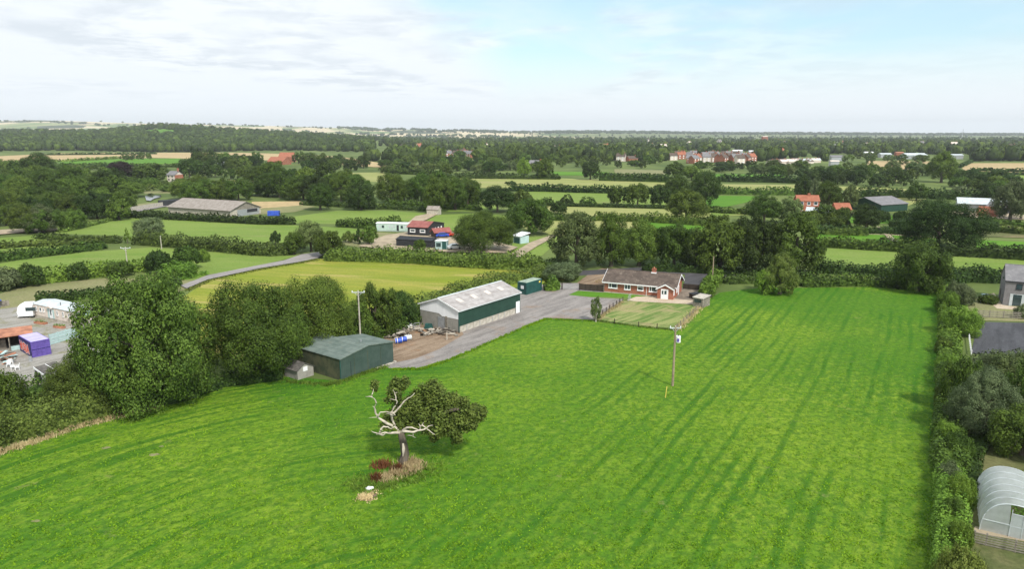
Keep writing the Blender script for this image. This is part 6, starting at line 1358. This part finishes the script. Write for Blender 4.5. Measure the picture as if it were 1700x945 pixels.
# ------------------------------------------------------------------ hedges
HG = [
 ([(-90, 770), (0, 730), (70, 712), (130, 696), (200, 676)], 6.5, 3.9, 'brown', 'thick brambly hedge at the bottom left edge of the field'),
 ([(30, 676), (90, 662), (150, 650), (200, 640)], 5.0, 2.8, 'oak', 'leafy undergrowth between the yard and the bramble hedge'),
 ([(200, 678), (290, 668), (372, 640), (470, 628)], 2.6, 2.0, 'dark', 'dark undergrowth along the foot of the left trees'),
 ([(470, 600), (560, 580), (650, 552), (700, 530)], 4.5, 3.2, 'oak', 'undergrowth below the trees behind the green shed'),
 ([(690, 520), (760, 492), (830, 474), (880, 464)], 3.0, 2.8, 'brown', 'straggling hedge along the far side of the white barn'),
 ([(880, 464), (930, 462), (960, 463)], 3.0, 1.8, 'oak', 'low hedge behind the teal container'),
 ([(1582, 1010), (1575, 945), (1577, 860), (1574, 790)], 2.6, 2.0, 'bright', 'lush near stretch of the right-hand hedge'),
 ([(1576, 800), (1574, 740), (1578, 680), (1574, 620)], 3.2, 2.0, 'oak2', 'middle stretch of the right-hand hedge'),
 ([(1574, 625), (1576, 590), (1574, 545), (1572, 500), (1566, 484)], 3.0, 1.9, 'bright', 'far stretch of the right-hand hedge'),
 ([(1605, 830), (1612, 760), (1640, 720), (1700, 715)], 2.0, 1.2, 'dark', 'dark undergrowth beside the polytunnel'),
 ([(1600, 620), (1650, 604), (1760, 600)], 3.0, 1.6, 'grey', 'low scrub along the near edge of the arena'),
 ([(1330, 476), (1420, 474), (1500, 478), (1566, 482)], 3.2, 2.6, 'oak', 'hedge at the far edge of the bright field'),
 ([(1200, 470), (1262, 470), (1335, 474)], 3.4, 1.8, 'brown', 'rough bank and bushes below the row of trees'),
 ([(1560, 472), (1610, 468), (1660, 470)], 3.0, 3.2, 'dark', 'tall dark hedge behind the grey house garden'),
 ([(1066, 449), (1200, 455), (1360, 464)], 2.5, 1.7, 'dark', 'dark hedge under the row of trees'),
 # hedge behind the hay meadow
 ([(540, 432), (620, 433), (700, 437), (770, 442), (840, 446), (905, 449)], 5.5, 3.6, 'oak2', 'long leafy hedge behind the hay meadow'),
 ([(905, 449), (935, 440)], 4.0, 2.0, 'oak', 'hedge end left of the feathery tree'),
 ([(226, 405), (300, 410), (380, 418), (440, 424), (486, 422)], 5.5, 3.6, 'brown', 'brambly hedge along the near side of the left green field'),
 ([(60, 396), (120, 399), (200, 404)], 3.5, 1.6, 'oak', 'low hedge at the left of the green field'),
 ([(-60, 418), (40, 409), (110, 407), (200, 400)], 4.0, 1.8, 'brown', 'low scrub hedge crossing the left strips'),
 ([(-60, 442), (20, 431), (100, 421), (176, 412)], 6.0, 2.4, 'oak', 'dark rounded hedge below the left strips'),
 ([(-60, 484), (0, 473), (60, 470), (130, 463), (200, 452), (290, 444)], 6.5, 3.0, 'bright', 'bright leafy hedge above the mown strip'),
 ([(62, 502), (120, 498), (180, 492), (300, 474)], 3.2, 2.1, 'dark', 'dark clipped hedge behind the static caravan', ),
 ([(280, 470), (345, 456)], 1.4, 1.0, 'bright', 'short clipped hedge at the bend of the lane'),
 ([(200, 360), (240, 362), (340, 367), (430, 372), (490, 373)], 5.0, 2.8, 'dark', 'dark hedge in front of the long barn'),
 ([(560, 376), (620, 379), (672, 378)], 4.5, 3.4, 'oak', 'hedge above the pale green mobile home'),
 ([(500, 340), (540, 342), (600, 346), (660, 348), (706, 350)], 4.0, 2.2, 'dark', 'hedge crossing left of the stone shed'),
 ([(640, 340), (720, 346), (800, 350)], 3.5, 2.8, 'oak', 'hedge behind the stone shed'),
 ([(100, 386), (150, 375), (200, 362)], 3.0, 1.3, 'brown', 'rough verge under the left wood'),
 ([(1020, 392), (1100, 394), (1180, 396)], 3.5, 2.4, 'dark', 'hedge glimpsed behind the bungalow trees'),
 ([(985, 366), (1080, 369), (1160, 374), (1200, 376)], 5.0, 3.2, 'oak', 'hedge running under the domed oak'),
 ([(915, 366), (990, 367)], 5.0, 2.6, 'oak', 'hedge behind the feathery tree'),
 ([(895, 342), (960, 343.5), (1060, 346), (1190, 349)], 3.0, 1.8, 'dark', 'straight dark hedge behind the long pale field'),
 ([(930, 340), (952, 340.5)], 5.0, 4.5, 'dark', 'rounded dark bush clump in the middle field, right one'),
 ([(898, 339), (918, 340)], 4.0, 3.8, 'oak', 'rounded bush clump in the middle field, left one'),
 ([(962, 341), (990, 341.5)], 5.0, 4.0, 'oak', 'long bush clump beside the three oaks'),
 ([(845, 317), (900, 318), (960, 320), (1010, 321), (1120, 323)], 5.0, 4.2, 'dark', 'bushy hedge between the pale and the green field'),
 ([(690, 296), (760, 296.5), (840, 297), (930, 298)], 5.0, 4.0, 'dark', 'dark hedge along the far edge of the long pale field'),
 ([(995, 300), (1060, 301.5), (1110, 303)], 5.0, 6.0, 'dark', 'thick straight hedge right of the dark round tree'),
 ([(1190, 301.5), (1280, 303), (1340, 305)], 5.0, 5.5, 'dark', 'thick dark hedge below the lush strip'),
 ([(1180, 322), (1260, 323.5), (1320, 324)], 5.0, 4.0, 'oak', 'hedge left of the brick farmhouse'),
 ([(1420, 327), (1500, 329), (1620, 332), (1700, 334)], 6.0, 5.0, 'dark', 'dark hedge above the right-hand farm'),
 ([(1365, 390), (1440, 392)], 3.5, 2.6, 'oak', 'hedge behind the bright strip'),
 ([(1345, 388), (1400, 387), (1484, 389), (1560, 393)], 4.0, 2.4, 'dark', 'dark hedge behind the tan strip'),
 ([(1362, 410), (1440, 415), (1520, 420), (1560, 423)], 4.5, 3.4, 'oak', 'hedge behind the wide green field'),
 ([(1560, 424), (1620, 427), (1760, 436)], 4.5, 3.6, 'dark', 'dark hedge below the huge dark oak'),
 ([(1350, 452), (1480, 460), (1570, 464), (1760, 474)], 3.5, 3.0, 'dark', 'dark hedge at the near side of the wide green field'),
 ([(1620, 380), (1680, 388), (1760, 392)], 5.0, 3.0, 'brown', 'scrubby hedge right of the huge oak'),
 ([(1625, 368), (1690, 376), (1760, 380)], 4.0, 2.0, 'oak', 'scrub below the right-hand farm'),
 ([(1160, 352), (1240, 356), (1290, 362)], 4.0, 2.6, 'oak', 'hedge left of the row end trees'),
 ([(1610, 283.5), (1700, 286), (1760, 287)], 5.0, 3.0, 'dark', 'dark hedge line below the right stubble field'),
 ([(1640, 290), (1760, 292)], 5.0, 2.5, 'dark', 'second hedge line below the right stubble field'),
 ([(1592, 279), (1612, 270)], 4.0, 3.0, 'dark', 'short hedge dividing the right stubble field'),
 ([(60, 278), (150, 276), (230, 277), (330, 278)], 6, 3.5, 'oak', 'hedge line above the copper beech'),
 ([(-60, 272), (40, 270), (120, 268), (200, 263)], 5, 3.0, 'oak2', 'thin hedge line below the left stubble field'),
 ([(60, 258), (180, 257), (260, 256)], 5, 3.0, 'dark', 'broken hedge line on the left stubble field'),
 ([(400, 290), (440, 291)], 5, 3.5, 'oak', 'hedge piece left of the long belt'),
 ([(640, 288), (700, 290), (720, 294)], 6, 5, 'oak', 'hedge piece above the belt behind the stone shed'),
]
for i, g in enumerate(HG):
    hedge(g[0], g[1], g[2], g[3], g[4], seed=100 + i, clipped=('clipped' in g[4] or 'straight' in g[4]))
patch('rough_grass', [(988, 470), (1005, 464)], 200, .3, .06, 'straw', 'dry tuft beside the earth drive', .6, seed=21)

# ------------------------------------------------------------------ far woods: nobody could count these trees
def tiny_tree(rs, sub=1, leaves=26):
    v, f = ICO[sub]; v = v * (1 + rs.normal(0, .14, (len(v), 1))); v = v * np.array([.86, .86, .5]) + np.array([0, 0, .52])
    d = rs.normal(0, 1, (leaves, 3)); d[:, 2] = np.abs(d[:, 2]) * .8; d /= np.linalg.norm(d, axis=1)[:, None]; p = d * np.array([.92, .92, .55]) * rs.uniform(.85, 1.08, (leaves, 1)) + np.array([0, 0, .5])
    lv, lf = leafquads(rs, p, d, .42, .6); q = lf + len(v)
    return np.concatenate([v, lv]), np.concatenate([f, q[:, [0, 1, 2]], q[:, [0, 2, 3]]])
def wood(name, label, P_, mats, seed, hmin=9, hmax=17, wr=(.42, .62)):
    rs = np.random.RandomState(seed); protos = [tiny_tree(rs) for _ in range(5)]; V_, F_, MI = [], [], []; off = 0
    for i, (x, y, z) in enumerate(P_):
        v, f = protos[i % 5]; h = rs.uniform(hmin, hmax); w = h * rs.uniform(*wr); a = rs.uniform(0, 6.28); c, s = math.cos(a), math.sin(a)
        q = np.column_stack([(v[:, 0] * c - v[:, 1] * s) * w + x, (v[:, 0] * s + v[:, 1] * c) * w + y, v[:, 2] * h + z - .6]); V_.append(q); F_.append(f + off); off += len(v); MI.append(np.full(len(f), int(rs.choice(len(mats)))))
    o = link_mesh(name, npmesh(name, np.concatenate(V_), [np.concatenate(F_)], mats, np.concatenate(MI))); tagp(o, label, 'wood', kind='stuff')
def scatter(px0, px1, d0, d1, n, seed, keep=None):
    rs = np.random.RandomState(seed); out_ = []
    while len(out_) < n:
        px = rs.uniform(px0, px1); u = rs.uniform(0, 1); d = 1 / (1 / d0 + (1 / d1 - 1 / d0) * u ** 1.0); x = (px - 850) / (F * 1.023) * d; py = 222 + H * 1205 / d
        if keep and not keep(px, d, py, x): continue
        out_.append((x, d, float(terr(x, d))))
    return out_
def k_left(px, d, py, x):
    if 200 < px < 300 and 1960 < d < 2140 and px > 215: return False        # clearing on the hill
    return d > 1330 + 60 * math.sin(px / 60)
wood('wood', 'dark wood covering the low hill at the left', scatter(-120, 620, 1290, 3000, 3600, 1, k_left), ['dark', 'dark', 'oak', 'dark'], 1)
def k_mid(px, d, py, x):
    if math.sin(x / 95 + 1.1) + math.sin(d / 120 + x / 300) + .6 * math.sin(x / 37 + d / 50) < -.95: return False
    if 1114 < px < 1260 and 780 < d < 1010: return False
    if 1280 < px < 1365 and 760 < d < 920: return False
    if 715 < px < 812 and 880 < d < 1200: return False
    if 1375 < px < 1620 and 780 < d < 1120: return False
    if 600 < px < 645 and 900 < d < 1400: return False
    if 1585 < px and 600 < d < 850: return False
    return True
wood('wood', 'broad distant woodland between the fields and the skyline', scatter(600, 1800, 860, 3400, 2900, 2, k_mid), ['dark', 'oak', 'oak2', 'dark'], 2)
wood('wood', 'farther woodland in the centre and right distance', scatter(560, 1800, 2400, 5600, 1500, 5), ['dark', 'oak'], 5)
wood('wood', 'woodland ridge along the horizon', scatter(560, 1800, 6300, 7600, 1900, 3, lambda px, d, py, x: px > 900 or math.sin(px / 17 + d / 300) > -.1), ['dark'], 3, 12, 22, (.8, 1.2))
wood('wood', 'hedge trees scattered over the far pale hills', scatter(-150, 900, 4300, 7400, 560, 4, lambda px, d, py, x: math.sin(d / 170 + px / 90) > .55), ['dark', 'oak'], 4, 10, 18, (.7, 1.1))
for i in range(46):
    px = hrnd.uniform(600, 1680); py = hrnd.uniform(233, 256)
    far_house(px, py, hrnd.choice((0, 1, 2)), hrnd.choice(('brick', 'cream', 'cream')), hrnd.choice(('tiles', 'slate', 'pantile', 'cream')), 'tiny house showing between trees of the distant woodland', 'houses scattered in the distant woodland', sc_=1.5)
poly = [(212, 226.5), (240, 219.5), (300, 226)]
def clearing():
    xs = []; me = bpy.data.meshes.new('clearing'); v = []; f = []; nx, ny = 14, 6
    for j in range(ny):
        for i in range(nx):
            px = 205 + 95 * i / (nx - 1); d = 1930 + 250 * j / (ny - 1); x = (px - 850) / (F * 1.023) * d; v.append((x, d, float(terr(x, d)) + 1.2))
    for j in range(ny - 1):
        for i in range(nx - 1): f.append((j * nx + i, j * nx + i + 1, (j + 1) * nx + i + 1, (j + 1) * nx + i))
    me.from_pydata(v, [], f); me.materials.append(M['g_lush']); o = link_mesh('field', me); tagp(o, 'green clearing on the wooded hill', None, None, 'structure')
clearing()

# ------------------------------------------------------------------ the air
hb = MB().box(-16000, -15000, -1.0, 16000, 15500, 262); hz = hb.build('haze', []); hz['kind'] = 'stuff'; hz['label'] = 'faint blue haze over the whole countryside'
mh_ = bpy.data.materials.new('haze'); mh_.use_nodes = True; nt = mh_.node_tree; N = nt.nodes; L = nt.links; N.clear()
o_ = nd('ShaderNodeOutputMaterial'); pv = nd('ShaderNodeVolumePrincipled'); pv.inputs['Color'].default_value = (0.92, 0.96, 1.0, 1); pv.inputs['Density'].default_value = 0.00007; pv.inputs['Anisotropy'].default_value = 0.0
L.new(pv.outputs[0], o_.inputs['Volume']); hz.data.materials.clear(); hz.data.materials.append(mh_)
